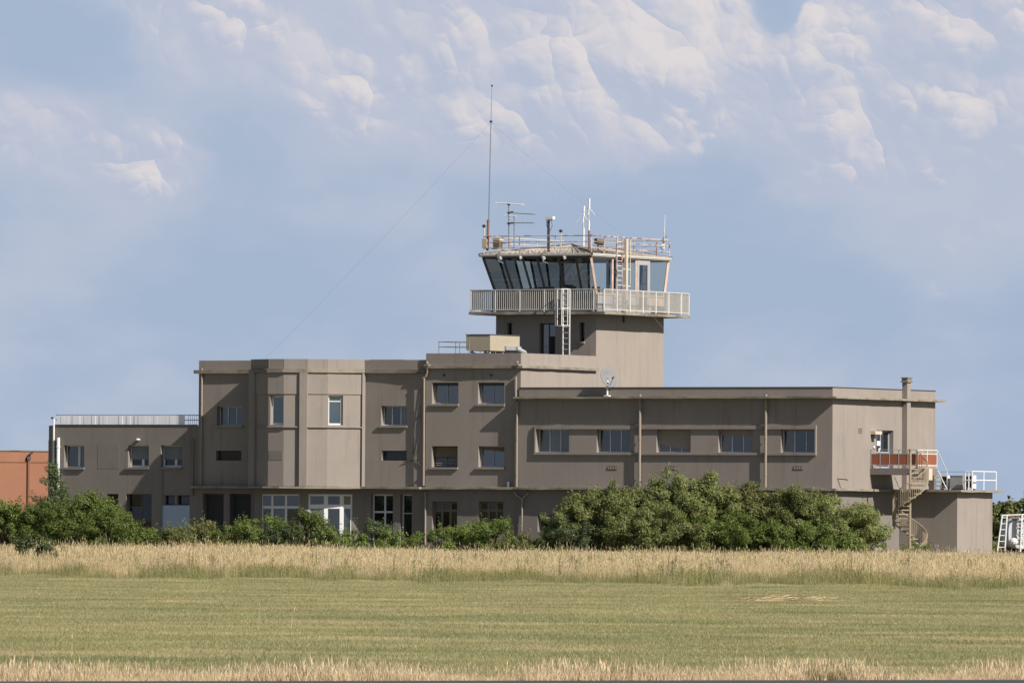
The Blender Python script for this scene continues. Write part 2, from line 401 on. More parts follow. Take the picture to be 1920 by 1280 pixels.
def window(parent, fr, h, d=-.30, cols=3, rows=(), frame='white_paint', pane='glass', fw=.05, mw=.045, sill=None, sill_mat='concrete', name='window', fd=.05, splits=None, label=None):
    a, b, c, e = h
    mb = MB()
    mb.ob(fr, a, a + fw, c, e, d - fd, d + .01); mb.ob(fr, b - fw, b, c, e, d - fd, d + .01)
    mb.ob(fr, a + fw, b - fw, c, c + fw, d - fd, d + .008); mb.ob(fr, a + fw, b - fw, e - fw, e, d - fd, d + .008)
    xs = splits if splits else [i / cols for i in range(1, cols)]
    cx = [a + fw] + [a + (b - a) * k for k in xs] + [b - fw]
    for x in cx[1:-1]: mb.ob(fr, x - mw / 2, x + mw / 2, c + fw, e - fw, d - fd, d + .004)
    rz = [c + fw] + [c + (e - c) * k for k in rows] + [e - fw]
    for z in rz[1:-1]: mb.ob(fr, a + fw, b - fw, z - mw / 2, z + mw / 2, d - fd, d)
    w = mb.build(name, frame, parent)
    if label: w['label'] = label
    for i in range(len(cx) - 1):
        for j in range(len(rz) - 1):
            t1, t2 = rnd.uniform(-.006, .006), rnd.uniform(-.006, .006)
            p = MB(); dd = d - fd * .6
            p.quad(fr.pt(cx[i], rz[j], dd + t1), fr.pt(cx[i + 1], rz[j], dd - t1), fr.pt(cx[i + 1], rz[j + 1], dd - t1 + t2), fr.pt(cx[i], rz[j + 1], dd + t1 + t2))
            p.build('pane', rnd.choice(('glass', 'glass', 'glass_b', 'glass_c')) if pane == 'glass' else pane, w)
    if sill:
        MB().ob(fr, a - sill, b + sill * .3, c - .11, c - .003, -.3, .10).build('sill', sill_mat, w)
    return w
def panel(parent, fr, q0, q1, z0, z1, d0, d1, mat, name):
    return MB().ob(fr, q0, q1, z0, z1, d0, d1).build(name, mat, parent)
def rough_slab(parent, poly, z0, z1, name='slab', mat='concrete', seg=.7, jit=.018):
    """a concrete slab with a chipped, slightly wavy edge"""
    pts = []
    for i in range(len(poly)):
        p, q_ = np.array(poly[i]), np.array(poly[(i + 1) % len(poly)]); L = np.linalg.norm(q_ - p); k = max(1, int(L / seg))
        for j in range(k): pts.append(p + (q_ - p) * j / k + (np.array([rnd.uniform(-jit, jit), rnd.uniform(-jit, jit)]) if j else 0))
    n = len(pts); mb = MB()
    dz = [rnd.uniform(-.02, .012) for _ in range(n)]; dl = [rnd.uniform(-.01, .014) for _ in range(n)]
    mb.add([(p[0], p[1], z0 + dl[i]) for i, p in enumerate(pts)] + [(p[0], p[1], z1 + dz[i]) for i, p in enumerate(pts)],
           [tuple(range(n))[::-1], tuple(range(n, 2 * n))] + [(i, (i + 1) % n, (i + 1) % n + n, i + n) for i in range(n)])
    return mb.build(name, mat, parent)
def pipe(parent, fr, px, y0, y1, r=.065, d=.10, mat='pipe', name='downpipe'):
    q, z0 = fr.pick(px, y1, d); _, z1 = fr.pick(px, y0, d)
    mb = MB().tube([fr.pt(q, z0, d), fr.pt(q, z1, d)], r, 8)
    z = z0 + .6
    while z < z1 - .3:
        mb.tube([fr.pt(q, z, d), fr.pt(q, z + .06, d)], r * 1.25, 8); z += 1.9
    return mb.build(name, mat, parent, smooth=False)

Z_S0, Z_S1 = 3.94, 4.06
FA = Fr(0, 0, 0); FS = Fr(0, 0, 90); FB = Fr(0, .12, 0); FL = Fr(0, .26, 0); FG = Fr(0, .34, 0)
XT = -18.55; XL = -38.4; XB = -24.3; XW = -47.6
FT = Fr(0, 8.6, 0); FTS = Fr(XT, 0, 90)

TB = thing('terminal_building', (-19, 6, 0), 'long taupe rendered terminal building with rounded bay, flat roofs and concrete ledges', 'building')
# --- right wing, upper floor
holes = [FA.rect(x0, x1, 804.5, 847.5) for x0, x1 in ((1006, 1067), (1119, 1181), (1231, 1295), (1347, 1411), (1464, 1529))]
zt = max(h[3] for h in holes); zb = min(h[2] for h in holes)
holes = [(h[0], h[1], zb, zt) for h in holes]
wall(TB, FA, XT - .1, 0, Z_S1, 8.74, holes)
for i, h in enumerate(holes):
    w = window(TB, FA, h, cols=3, fw=.045, mw=.05, pane='glass', frame='sheet')
    a, b, c, e = h
    if i == 2:      # crooked blind hanging over most of the window
        mb = MB(); dd = -.26
        f0, f1 = [FA.pt(a + .06, e - .02, dd), FA.pt(b - .02, e - .02, dd), FA.pt(b - .02, c + .10, dd), FA.pt(a + .75, c + .30, dd), FA.pt(a + .06, c + .44, dd)], None
        bk = [(p[0], p[1] + .02, p[2]) for p in f0]
        mb.add(f0 + bk, [(4, 3, 2, 1, 0), (5, 6, 7, 8, 9)] + [(k, (k + 1) % 5, (k + 1) % 5 + 5, k + 5) for k in range(5)])
        mb.build('blind', 'blind', w)['label'] = 'crooked taupe blind'
    if i == 3: panel(w, FA, a + .05, b - .03, e - .32, e - .01, -.28, -.26, 'blind', 'blind')
    if i == 4: panel(w, FA, a + .05, b - .03, e - .10, e - .01, -.28, -.26, 'blind', 'blind')
bq0, bq1 = holes[0][0] - .09, holes[-1][1] + .07
for nm, z0, z1, dd in (('lintel_band', zt + .002, zt + .20, .10), ('sill_band', zb - .13, zb - .002, .12)):
    MB().ob(FA, bq0, bq1, z0, z1, -.02, dd).build(nm, 'stucco', TB)
MB().ob(FA, bq0, bq0 + .085, zb - .002, zt + .002, -.02, .115).build('band_end', 'stucco', TB)
MB().ob(FA, bq1 - .065, bq1, zb - .002, zt + .002, -.02, .115).build('band_end', 'stucco', TB)
for px in (1199, 1435): pipe(TB, FA, px, 739, 913, r=.075, d=.17)
pipe(TB, FA, 968.5, 752, 912, r=.06, d=.12)
for px in (1148, 1258, 1497):
    a, b, c, e = FA.rect(px - 9, px + 9, 873.5, 880.5)
    v_ = MB().ob(FA, a, b, c, e, -.01, .015).build('vent', 'dark_frame', TB)
    for k in range(4): MB().ob(FA, a + (b - a) * (k + .15) / 4, a + (b - a) * (k + .8) / 4, c + .03, e - .03, .015, .03).build('slat', 'stucco', v_)
# --- right wing, side
YB = 12.2
dh = FS.rect(1643, 1675, 806.5, 877); dh = (dh[0], dh[1], 5.17, dh[3])
wall(TB, FS, 0, YB, Z_S1, 8.74, [dh], deep=.30)
dr = window(TB, FS, dh, d=-.26, cols=2, rows=(.42,), frame='blue_grey', pane='glass_dark', fw=.10, mw=.08, name='door')
panel(dr, FS, dh[0] + .55, dh[0] + .95, 6.35, 6.60, -.25, -.235, 'white_paint', 'notice')
panel(dr, FS, dh[0] + .75, dh[0] + .98, 6.02, 6.22, -.25, -.235, 'white_paint', 'notice')
lq, lz = FS.pick(1641, 812)
lm = MB().ob(FS, lq - .55, lq + .25, lz - .06, lz + .12, 0, .28).build('porch_lamp', 'cream', TB)
MB().ob(FS, lq - .5, lq - .2, lz - .28, lz - .06, .06, .24).build('lamp_shadow', 'dark_frame', lm)  # dark box standing in for the shadow below and left of the lamp
sq, sz = FS.pick(1638, 838); MB().dome(FS.pt(sq, sz, .03), .05, .09, .07, 8, 5).build('bell', 'white_paint', TB)
va = FS.rect(1609, 1616, 802, 813)
vt = MB().ob(FS, va[0], va[1], va[2], va[3], -.01, .01).build('vent', 'stucco', TB)
for k in range(3): MB().ob(FS, va[0], va[1], va[2] + .04 + k * .1, va[2] + .085 + k * .1, .01, .02).build('slat', 'dark_frame', vt)
cq, cz = FS.pick(1691, 840)
ch = MB().ob(FS, cq, cq + .42, 4.09, 9.72, .0, .30).build('chimney', 'stucco', TB)
MB().ob(FS, cq - .07, cq + .49, 9.72, 9.80, -.07, .37).ob(FS, cq - .02, cq + .44, 9.80, 9.94, -.02, .32).ob(FS, cq - .06, cq + .48, 9.94, 9.99, -.06, .36).build('chimney_cap', 'concrete', ch)
pq, pz = FS.pick(1570, 896)
MB().tube([FS.pt(pq, pz, .04), FS.pt(pq + 1.0, pz - .02, .04), FS.pt(pq + 1.15, pz - .08, .05)], .025, 6).tube([FS.pt(pq, pz, .04), FS.pt(pq + .35, 4.1, .04)], .02, 6).build('conduit', 'pipe', TB)
# other sides of the wing, its roof slab and parapet
MB().box(XT, -.4, YB - .35, YB, 0, 8.72).build('wall', 'stucco', TB)
OV = .42
rough_slab(TB, [(XT - .16, -OV), (OV, -OV), (OV, YB + OV), (XT - .16, YB + OV)], 8.74, 8.85, 'cornice')
for (x0, x1, y0, y1) in ((XT - .02, 0, 0, .25), (-.25, 0, .25, YB - .25), (XT - .02, 0, YB - .25, YB)):
    MB().box(x0, x1, y0, y1, 8.85, 9.31).build('parapet', 'stucco', TB)
for (x0, x1, y0, y1) in ((XT - .02, .03, -.03, .28), (-.28, .03, .28, YB - .28), (XT - .02, .03, YB - .28, YB + .03)):
    MB().box(x0, x1, y0, y1, 9.312, 9.352).build('coping', 'flashing', TB)
# --- block
bh = [FB.rect(810, 859.5, 717, 757), FB.rect(896.5, 945.7, 717, 757), FB.rect(809.5, 858, 836, 875.5), FB.rect(897, 945.4, 836, 875.5)]
wall(TB, FB, XB, XT, Z_S1, 10.37, bh)
for i, h in enumerate(bh):
    w = window(TB, FB, h, cols=2, fw=.06, mw=.03, frame='galv' if i != 2 else 'dark_metal', pane='glass_blue' if i != 2 else 'glass_dark', sill=.12, sill_mat='stucco')
    a, b, c, e = h
    if i < 2: panel(w, FB, a + .02, b - .02, e - .16, e - .005, -.29, -.2, 'dark_frame', 'shutter_box_shadow')  # dark strip painted in for the shadow of the rolled shutter box
    if i == 2:
        panel(w, FB, a + .08, b - .05, c + .55, e - .03, -.29, -.27, 'brown_frame', 'blind')
        for k in range(4): MB().tube([FB.pt(a + .1, c + .1 + .11 * k, -.27), FB.pt(b - .1, c + .13 + .09 * k, -.27)], .02, 5).build('slat', 'grey_metal', w)
    if i == 3: MB().add([FB.pt(a + .1, e - .05, -.28), FB.pt(b - .06, e - .05, -.28), FB.pt(b - .06, e - .30, -.28), FB.pt(a + .1, e - .18, -.28),
                         FB.pt(a + .1, e - .05, -.30), FB.pt(b - .06, e - .05, -.30), FB.pt(b - .06, e - .30, -.30), FB.pt(a + .1, e - .18, -.30)],
                        [(3, 2, 1, 0), (4, 5, 6, 7), (0, 1, 5, 4), (1, 2, 6, 5), (2, 3, 7, 6), (3, 0, 4, 7)]).build('blind', 'brown_frame', w)
for px in (833, 921):
    q_, z_ = FB.pick(px, 703); MB().tube([FB.pt(q_, z_, -.02), FB.pt(q_, z_, .03)], .08, 8).build('vent', 'dark_frame', TB)
pipe(TB, FB, 794, 707, 910, r=.06, d=.09); pipe(TB, FB, 966, 706, 912, r=.065, d=.10)
q_, z_ = FB.pick(803, 690)
MB().tube([FB.pt(q_ - .28, z_ - .55, .09), FB.pt(q_ - .1, z_ - .45, .09), FB.pt(q_ + .02, z_ - .2, .12), FB.pt(q_ + .03, z_ + .1, .15)], .065, 8).build('pipe_elbow', 'pipe', TB)
for px in (803, 972):
    q_, z_ = FB.pick(px, 683)
    MB().ob(FB, q_ - .14, q_ + .14, 10.50, 10.58, .0, .24).dome(FB.pt(q_, 10.66, .12), .08, .08, .09, 8, 5).build('gutter_outlet', 'pipe', TB)
q_, z_ = FB.pick(955, 905); MB().ob(FB, q_ - .06, q_ + .06, Z_S1, Z_S1 + .3, .04, .14).build('vent_cap', 'white_paint', TB)
for px, dx in ((794, -.12), (966, .12)):
    pass
wall(TB, FTS, .12, 8.6, 8.86, 10.37, (), mat='stucco_tower', thick=.3)
rough_slab(TB, [(XB - .12, .12 - .2), (XT + .2, .12 - .2), (XT + .2, 8.58), (XB - .12, 8.58)], 10.37, 10.51, 'cornice')
MB().box(XB, XT, .12, .37, 10.50, 11.17).build('parapet', 'stucco', TB)
MB().box(XT - .25, XT, .37, 8.595, 10.50, 11.17).build('parapet', 'stucco_tower', TB)
MB().box(XB, XB + .25, .37, 8.595, 10.50, 11.17).build('parapet', 'stucco', TB)
MB().box(XB, XB + .3, .4, 16, 4, 10.37).build('wall', 'stucco', TB)
for (x0, x1, y0, y1, z_) in ((XB + .26, XT - .26, .38, 8.57, 10.53), (XT + .01, -.26, .26, YB - .26, 8.89)):
    MB().box(x0, x1, y0, y1, z_, z_ + .03).build('dark_roof_sheet', 'dark_roof_sheet', TB)  # unseen dark sheets added to cut sunlight bounced up from the roofs
# --- left section with the rounded bay
vis = [(48, 683, 614), (33, 614, 576), (17, 576, 532), (1, 532, 503), (-30, 503, 470)]
bay = [np.array([FL.pick(683, 800)[0], .26])]; facets = []
for (ang, xr, xl) in vis:
    f_ = Fr(bay[-1][0], bay[-1][1], ang); s_ = f_.pick(xl, 800)[0]; facets.append((f_, s_)); p_ = f_.pt(s_, 0); bay.append(np.array(p_[:2]))
xret = float(bay[-1][0]); bay.append(np.array([xret, .26]))
xr_ = float(bay[0][0])
lh = [FL.rect(407, 455, 761.5, 797.5), FL.rect(405, 452.5, 844.5, 863)]
rh = [FL.rect(714.5, 763, 760.5, 797.5), FL.rect(715.5, 762.5, 844.5, 863)]
wall(TB, FL, XL, xret, Z_S1, 10.13, lh); wall(TB, FL, xr_, XB - .01, Z_S1, 10.13, rh)
for h in (lh[0], rh[0]): window(TB, FL, h, cols=3, fw=.05, mw=.06, frame='sheet', sill=.12, sill_mat='stucco', pane='glass')
for h in (lh[1], rh[1]):
    w = window(TB, FL, h, d=-.26, cols=1, frame='dark_metal', pane='glass_dark', name='vent_window')
    for k in range(4):
        z_ = h[2] + (h[3] - h[2]) * (k + .5) / 4; MB().ob(FL, h[0] + .05, h[1] - .05, z_ - .025, z_ + .025, -.26, -.235).build('slat', 'dark_frame', w)
zb1, zb0 = FL.pick(560, 740)[1], FL.pick(560, 800)[1]
def facet_wall(f_, s_, hl, z0, z1):
    g_ = Fr(*f_.pt(s_, 0)[:2], f_.ang)
    wall(TB, g_, 0, -s_, z0, z1, hl, deep=.26)
    return g_
for i, (f_, s_) in enumerate(facets):
    g_ = Fr(*f_.pt(s_, 0)[:2], f_.ang); L_ = -s_; hl = []
    if i == 0: h = g_.rect(613.5, 643, 741, 796.5); hl = [(max(h[0], .05), h[1], h[2], h[3])]
    if i == 3: h = g_.rect(507, 534, 741, 796); hl = [(max(h[0], .08), min(h[1], L_ - .03), h[2], h[3])]
    wall(TB, g_, 0, L_, Z_S1, 10.13, hl, deep=.26)
    if i == 0: window(TB, g_, hl[0], d=-.16, cols=1, fw=.09, frame='white_paint', pane='glass_blue', rows=(.8,))
    if i == 3: window(TB, g_, hl[0], d=-.2, cols=1, fw=.1, frame='white_paint', pane='glass_blue')
    e_ = .045
    MB().ob(g_, -e_ * .3, L_ + e_ * .3, zb1 + .01, 10.12, .0, e_).build('spandrel', 'stucco', TB)
    MB().ob(g_, -e_ * .3, L_ + e_ * .3, zb0 - .06, zb0, .0, e_ + .05).build('string_course', 'stucco', TB)
    MB().ob(g_, -.02, L_ + .02, 10.32, 10.85, -.25, 0).build('parapet', 'stucco', TB)
    if i == 3:
        vv = g_.rect(503, 529, 844.5, 862); panel(TB, g_, max(vv[0], .05), vv[1], vv[2], vv[3], -.01, .012, 'infill', 'vent')
def pilaster(idx, at, w_=.45, d_=.13):
    f_, s_ = facets[idx]; g_ = Fr(*f_.pt(s_, 0)[:2], f_.ang); MB().ob(g_, at, at + w_, Z_S1, 10.128, -.02, d_).build('pilaster', 'stucco', TB)
pilaster(2, -facets[2][1] - .40, .42, .16); pilaster(0, -facets[0][1] - .16, .17, .12); pilaster(4, -.02, .6, .12)
MB().box(xret - .02, xret, float(bay[-2][1]), .26, Z_S1, 10.13).build('bay_return', 'stucco', TB)
MB().box(xret - .02, xret + .2, float(bay[-2][1]) + .05, .26, 10.32, 10.85).build('parapet', 'stucco', TB)
def bay_off(o):
    c_ = np.array([(xret + xr_) / 2, 2.0]); out_ = []
    for i, p_ in enumerate(bay):
        dv = p_ - c_; out_.append(p_ + dv / np.linalg.norm(dv) * o)
    out_[0] = np.array([xr_ + o * .6, .26 - o * (2.1 if o > .3 else 1)]); out_[-1] = np.array([xret - o, .26 - o]); return out_[::-1]
rough_slab(TB, [(XL - .22, .06), *[tuple(p_) for p_ in bay_off(.14)], (XB - .02, .06), (XB - .02, 14), (XL - .22, 14)], 10.13, 10.32, 'cornice', seg=.9)
for (x0, x1, y0, y1) in ((XL, xret - .02, .26, .5), (xr_ - .02, XB - .01, .26, .5), (XL, XL + .25, .5, 13.8)):
    MB().box(x0, x1, y0, y1, 10.31, 10.83).build('parapet', 'stucco', TB)
MB().box(XL, XL + .3, .6, 13.8, 0, 10.13).build('wall', 'stucco', TB)
MB().box(XL + .26, XB - .03, .52, 13.7, 10.34, 10.37).build('dark_roof_sheet', 'dark_roof_sheet', TB)  # another unseen dark sheet, added to weaken the roof's bounced light
pipe(TB, FL, 377, 690, 908, r=.06, d=.09)
q_, z_ = FL.pick(762, 864)
MB().tube([FL.pt(q_ - .15, z_ - .06, .06), FL.pt(q_ + .1, z_ + .02, .05), FL.pt(q_ + .7, z_ + .02, .05), FL.pt(q_ + .9, z_ - .25, .05)], .022, 5).build('cable', 'dark_frame', TB)
q_, z_ = FL.pick(789, 770)
MB().tube([FL.pt(q_, z_ + 1.2, .04), FL.pt(q_ - .25, z_ - .8, .04), FL.pt(q_ - .45, z_ - 2.3, .04), FL.pt(q_ - .25, z_ - 2.35, .04), FL.pt(q_ - .05, z_ - 1.2, .04), FL.pt(q_, z_ + .3, .04)], .014, 4).build('cable', 'dark_frame', TB)
MB().box(-30.5, -28.4, 5, 6, 10.32, 10.95).build('roof_hatch', 'galv', TB)
# --- ledge over the ground floor and the ground floor itself
rough_slab(TB, [(XL - .3, -.12), *[tuple(p_) for p_ in bay_off(.38)], (XB, -.55), (XB, -.30), (XT - .1, -.30), (XT - .1, -OV), (OV, -OV), (OV, 7.92 - OV), (3.4 + OV, 7.92 - OV), (3.4 + OV, YB + OV), (XL, YB + OV)], Z_S0, Z_S1, 'ledge')
gw = [FA.rect(1008, 1057, 963.5, 996)]
gw = [(gw[0][0], gw[0][1], gw[0][2], gw[0][3])]
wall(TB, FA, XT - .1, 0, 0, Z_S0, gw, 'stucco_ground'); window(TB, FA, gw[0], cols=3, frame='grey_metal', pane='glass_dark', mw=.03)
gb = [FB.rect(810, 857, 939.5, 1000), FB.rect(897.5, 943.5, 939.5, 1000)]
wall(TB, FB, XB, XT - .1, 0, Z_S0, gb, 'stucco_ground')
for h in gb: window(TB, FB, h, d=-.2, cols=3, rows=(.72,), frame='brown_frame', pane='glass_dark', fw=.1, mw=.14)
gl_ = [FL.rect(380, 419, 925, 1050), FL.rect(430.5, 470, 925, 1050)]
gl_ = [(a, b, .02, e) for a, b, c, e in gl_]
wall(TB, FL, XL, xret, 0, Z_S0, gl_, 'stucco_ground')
for h in gl_:
    w = window(TB, FL, h, d=-.3, cols=1, frame='dark_frame', pane='door_dark', name='door', fw=.08)
    for k in range(9): MB().ob(FL, h[0] + .1, h[1] - .1, .2 + .36 * k, .5 + .36 * k, -.33, -.31).build('board', 'door_dark', w)
gr = [FL.rect(695, 736.5, 926, 1030), FL.rect(750, 772, 926, 1040)]
gr[0] = (*gr[0][:2], .5, gr[0][3]); gr[1] = (*gr[1][:2], .02, gr[1][3])
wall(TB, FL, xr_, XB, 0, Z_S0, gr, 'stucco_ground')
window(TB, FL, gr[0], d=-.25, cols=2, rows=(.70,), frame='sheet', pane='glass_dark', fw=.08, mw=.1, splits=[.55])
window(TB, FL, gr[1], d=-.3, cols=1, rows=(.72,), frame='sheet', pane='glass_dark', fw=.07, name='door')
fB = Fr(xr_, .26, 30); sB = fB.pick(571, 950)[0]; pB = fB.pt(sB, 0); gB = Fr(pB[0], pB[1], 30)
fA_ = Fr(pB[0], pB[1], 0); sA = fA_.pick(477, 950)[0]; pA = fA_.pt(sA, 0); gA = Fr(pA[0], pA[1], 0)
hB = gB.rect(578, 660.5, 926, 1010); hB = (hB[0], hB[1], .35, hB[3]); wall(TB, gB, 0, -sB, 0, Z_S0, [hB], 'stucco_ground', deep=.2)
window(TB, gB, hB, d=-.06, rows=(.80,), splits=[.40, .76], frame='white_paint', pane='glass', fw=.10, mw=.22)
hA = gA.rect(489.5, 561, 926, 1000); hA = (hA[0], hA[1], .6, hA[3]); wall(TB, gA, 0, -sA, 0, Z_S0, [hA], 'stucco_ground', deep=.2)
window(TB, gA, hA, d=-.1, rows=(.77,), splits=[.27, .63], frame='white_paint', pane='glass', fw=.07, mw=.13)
MB().box(pA[0] + .01, pA[0] + .25, pA[1] + .38, .22, 0, Z_S0).build('wall', 'stucco_ground', TB)
q_, z_ = FA.pick(979, 935, .1)
MB().tube([FA.pt(q_ - .45, Z_S0 - .1, .1), FA.pt(q_ - .35, Z_S0 - .3, .1), FA.pt(q_, Z_S0 - .5, .1), FA.pt(q_, .1, .1)], .06, 8).build('downpipe', 'pipe', TB)
MB().tube([FA.pt(q_ + .4, Z_S0 - .15, .1), FA.pt(q_ + .02, Z_S0 - .48, .1)], .05, 8).build('downpipe', 'pipe', TB)
pipe(TB, FB, 797, 921, 1030, r=.055, d=.07)
# --- ground floor of the side and the lower annex with its terrace
YA, XA = 7.92, 3.4
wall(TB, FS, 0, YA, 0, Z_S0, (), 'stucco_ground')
FN = Fr(0, YA, 0); FNS = Fr(XA, 0, 90)
wall(TB, FN, 0, XA, 0, Z_S0, (), 'stucco'); wall(TB, FNS, YA, YB, 0, Z_S0, (), 'stucco')
MB().box(.4, XA - .38, YB - .3, YB, 0, Z_S0).build('wall', 'stucco', TB)

# ------------------------------------------------------------------ control tower
CT = thing('control_tower', (-21.6, 12.5, 4), 'square control tower with slanted glass cab, ringed balcony and shallow hipped roof', 'tower')
TX0, TX1, TY0, TY1 = -24.69, XT, 8.6, 16.45
ZB0, ZB1 = 13.40, 13.56
th_ = [FT.rect(1011, 1041, 606, 662), FT.rect(951, 960.5, 605, 627), FT.rect(1086.5, 1096, 604.5, 640)]
th_[0] = (*th_[0][:2], 11.2, th_[0][3])
wall(CT, FT, TX0, TX1, 10.5, ZB0, th_, 'stucco_tower', deep=.25)
w = window(CT, FT, th_[0], d=-.22, frame='dark_frame', pane='glass_blue', name='door', splits=[.5], fw=.07)
panel(w, FT, th_[0][1] - .45, th_[0][1] - .1, 11.22, 12.25, -.24, -.2, 'black', 'door_panel')
for h in th_[1:]: window(CT, FT, h, d=-.2, cols=1, frame='dark_frame', pane='glass_dark', sill=.06, sill_mat='stucco_tower', fw=.04)
wall(CT, FTS, TY0, TY1, 8.86, ZB0, (), 'stucco_tower')
MB().box(TX0, TX0 + .3, TY0 + .37, TY1, 10.4, ZB0).build('wall', 'stucco_tower', CT)
MB().box(TX0, TX1 - .37, TY1 - .3, TY1 - .002, 4, ZB0).build('wall', 'stucco_tower', CT)
q_, z_ = FTS.pick(1168.5, 590); MB().ob(FTS, q_ - .05, q_ + .05, z_ - .42, ZB0, .0, .08).build('drain_spout', 'dark_frame', CT)
OB = 1.09
rough_slab(CT, [(TX0 - OB, TY0 - OB), (TX1 + OB, TY0 - OB), (TX1 + OB, TY1 + OB), (TX0 - OB, TY1 + OB)], ZB0, ZB1, 'balcony_slab', jit=.01)
# railing round the balcony
ro = OB - .09; rx0, rx1, ry0, ry1 = TX0 - ro, TX1 + ro, TY0 - ro, TY1 + ro
ZR0, ZR1 = 13.66, 14.74
rail = MB()
cs = [(rx0, ry0), (rx1, ry0), (rx1, ry1), (rx0, ry1)]
for i in range(4):
    (xa, ya), (xb, yb) = cs[i], cs[(i + 1) % 4]
    hx, hy = (.03, .03)
    for z in (ZR0, ZR1): rail.box(min(xa, xb) - hx, max(xa, xb) + hx, min(ya, yb) - hy, max(ya, yb) + hy, z - .025, z + .025)
RL = rail.build('balcony_railing', 'old_white', CT)
bal = mesh_of(MB().box(-.016, .016, -.016, .016, 0, ZR1 - ZR0 - .05), 'baluster', 'old_white')
pst = mesh_of(MB().box(-.03, .03, -.03, .03, 0, ZR1 - ZB1 + .02), 'post', 'white_metal')
for i in range(4):
    (xa, ya), (xb, yb) = cs[i], cs[(i + 1) % 4]; L_ = math.hypot(xb - xa, yb - ya); n = int(round(L_ / .125))
    for k in range(1, n):
        x, y = xa + (xb - xa) * k / n, ya + (yb - ya) * k / n
        if k % 12 == 0: piece('post', pst, RL, (x, y, ZB1))
        else: piece('baluster', bal, RL, (x, y, ZR0 + .025))
    piece('post', pst, RL, (xa, ya, ZB1))
def rail_sheet(x0, x1, y0, y1, mat='sheet', label=None):
    MB().box(x0, x1, y0, y1, ZR0 + .03, ZR1 - .03).build('rail_sheet', mat, RL)
rail_sheet(rx0 + .04, rx0 + .055, ry0 + .1, ry0 + 1.4); rail_sheet(rx0 + .07, rx0 + .8, ry0 + .04, ry0 + .055)
rail_sheet(rx1 - .055, rx1 - .04, ry1 - 2.75, ry1 - .1); rail_sheet(rx0 + .1, rx1 - .1, ry1 - .055, ry1 - .04)
# cab: leans out at the front, left and back, upright on the right
cb0 = [(TX0, TY0), (TX1, TY0), (TX1, TY1), (TX0, TY1)]
ZC0, ZC1 = 14.52, 16.50
LN = {'f': .66, 'l': .46, 'b': .50}
top = [(TX0 - LN['l'], TY0 - LN['f']), (TX1, TY0 - LN['f']), (TX1, TY1 + LN['b']), (TX0 - LN['l'], TY1 + LN['b'])]
fr0 = .30      # share of the lean reached at the window's foot
def cabp(i, k):        # corner i at height share k (0 foot, 1 eave) measured along the glazing
    a_, b_ = np.array(cb0[i]), np.array(top[i]); s_ = k
    p_ = a_ + (b_ - a_) * s_; return np.array([p_[0], p_[1], ZC0 + (ZC1 - ZC0) * k])
base_mats = ['dark_frame', 'cab_panel', 'dark_frame', 'dark_frame']  # front base wall coloured dark in place of the shade on it
for i in range(4):
    (xa, ya), (xb, yb) = cb0[i], cb0[(i + 1) % 4]
    x0, x1, y0, y1 = min(xa, xb), max(xa, xb), min(ya, yb), max(ya, yb)
    if i % 2 == 0: y0, y1 = (ya, ya + .15) if i == 0 else (ya - .15, ya)
    else: x0, x1, y0, y1 = (xa - .15, xa, y0 + .151, y1 - .151) if i == 1 else (xa, xa + .15, y0 + .151, y1 - .151)
    MB().box(x0, x1, y0, y1, ZB1, ZC0).build('cab_wall', base_mats[i], CT)
pn = FTS.rect(1217, 1249, 549, 571); panel(CT, FTS, pn[0], pn[1], 13.75, 14.45, .0, .02, 'salmon', 'wall_panel')
def bar(p_, q_, w_, mat, name='mullion', parent=None):
    return MB().tube([p_, q_], w_, 4).build(name, mat, parent or CT)
CAB = {0: [.0, .185, .365, .50, .70, .86, 1.0], 1: [0, .235, .58, .775, 1.0], 2: [0, .25, .5, .75, 1.0], 3: [0, .2, .4, .6, .8, 1.0]}
for i in range(4):
    A0, B0, A1, B1 = cabp(i, 0), cabp((i + 1) % 4, 0), cabp(i, 1), cabp((i + 1) % 4, 1)
    ks = CAB[i]
    fm = 'salmon' if i == 1 else 'dark_frame'
    for k in ks[1:-1]:
        lo, hi = A0 + (B0 - A0) * k, A1 + (B1 - A1) * k
        if i == 1: hi = np.array([lo[0], lo[1], hi[2]]); 
        bar(lo, hi, .06 if i == 1 else .075, fm)
    bar(A0, A1, .085, 'salmon' if i in (1, 2) else 'dark_frame', 'corner_post')
    for z_, nm in ((A0, 'cab_sill'), (A1, 'cab_head')):
        e_ = B0 if nm == 'cab_sill' else B1; bar(z_, e_, .06, fm, nm)
    for j in range(len(ks) - 1):
        def cp(k, hi):
            a_, b_ = (A1, B1) if hi else (A0, B0); p_ = a_ + (b_ - a_) * k
            if i == 1 and 0 < k < 1: q__ = A0 + (B0 - A0) * k; p_ = np.array([q__[0], q__[1], p_[2]])
            return p_
        if i == 1 and j == 2:
            continue
        pm = 'cab_glass_dark' if (i == 3 and j != 2) or (i == 2 and j == 3) else 'cab_glass_front' if i == 0 else 'cab_glass'
        MB().quad(cp(ks[j], 0), cp(ks[j + 1], 0), cp(ks[j + 1], 1), cp(ks[j], 1)).build('pane', pm, CT)
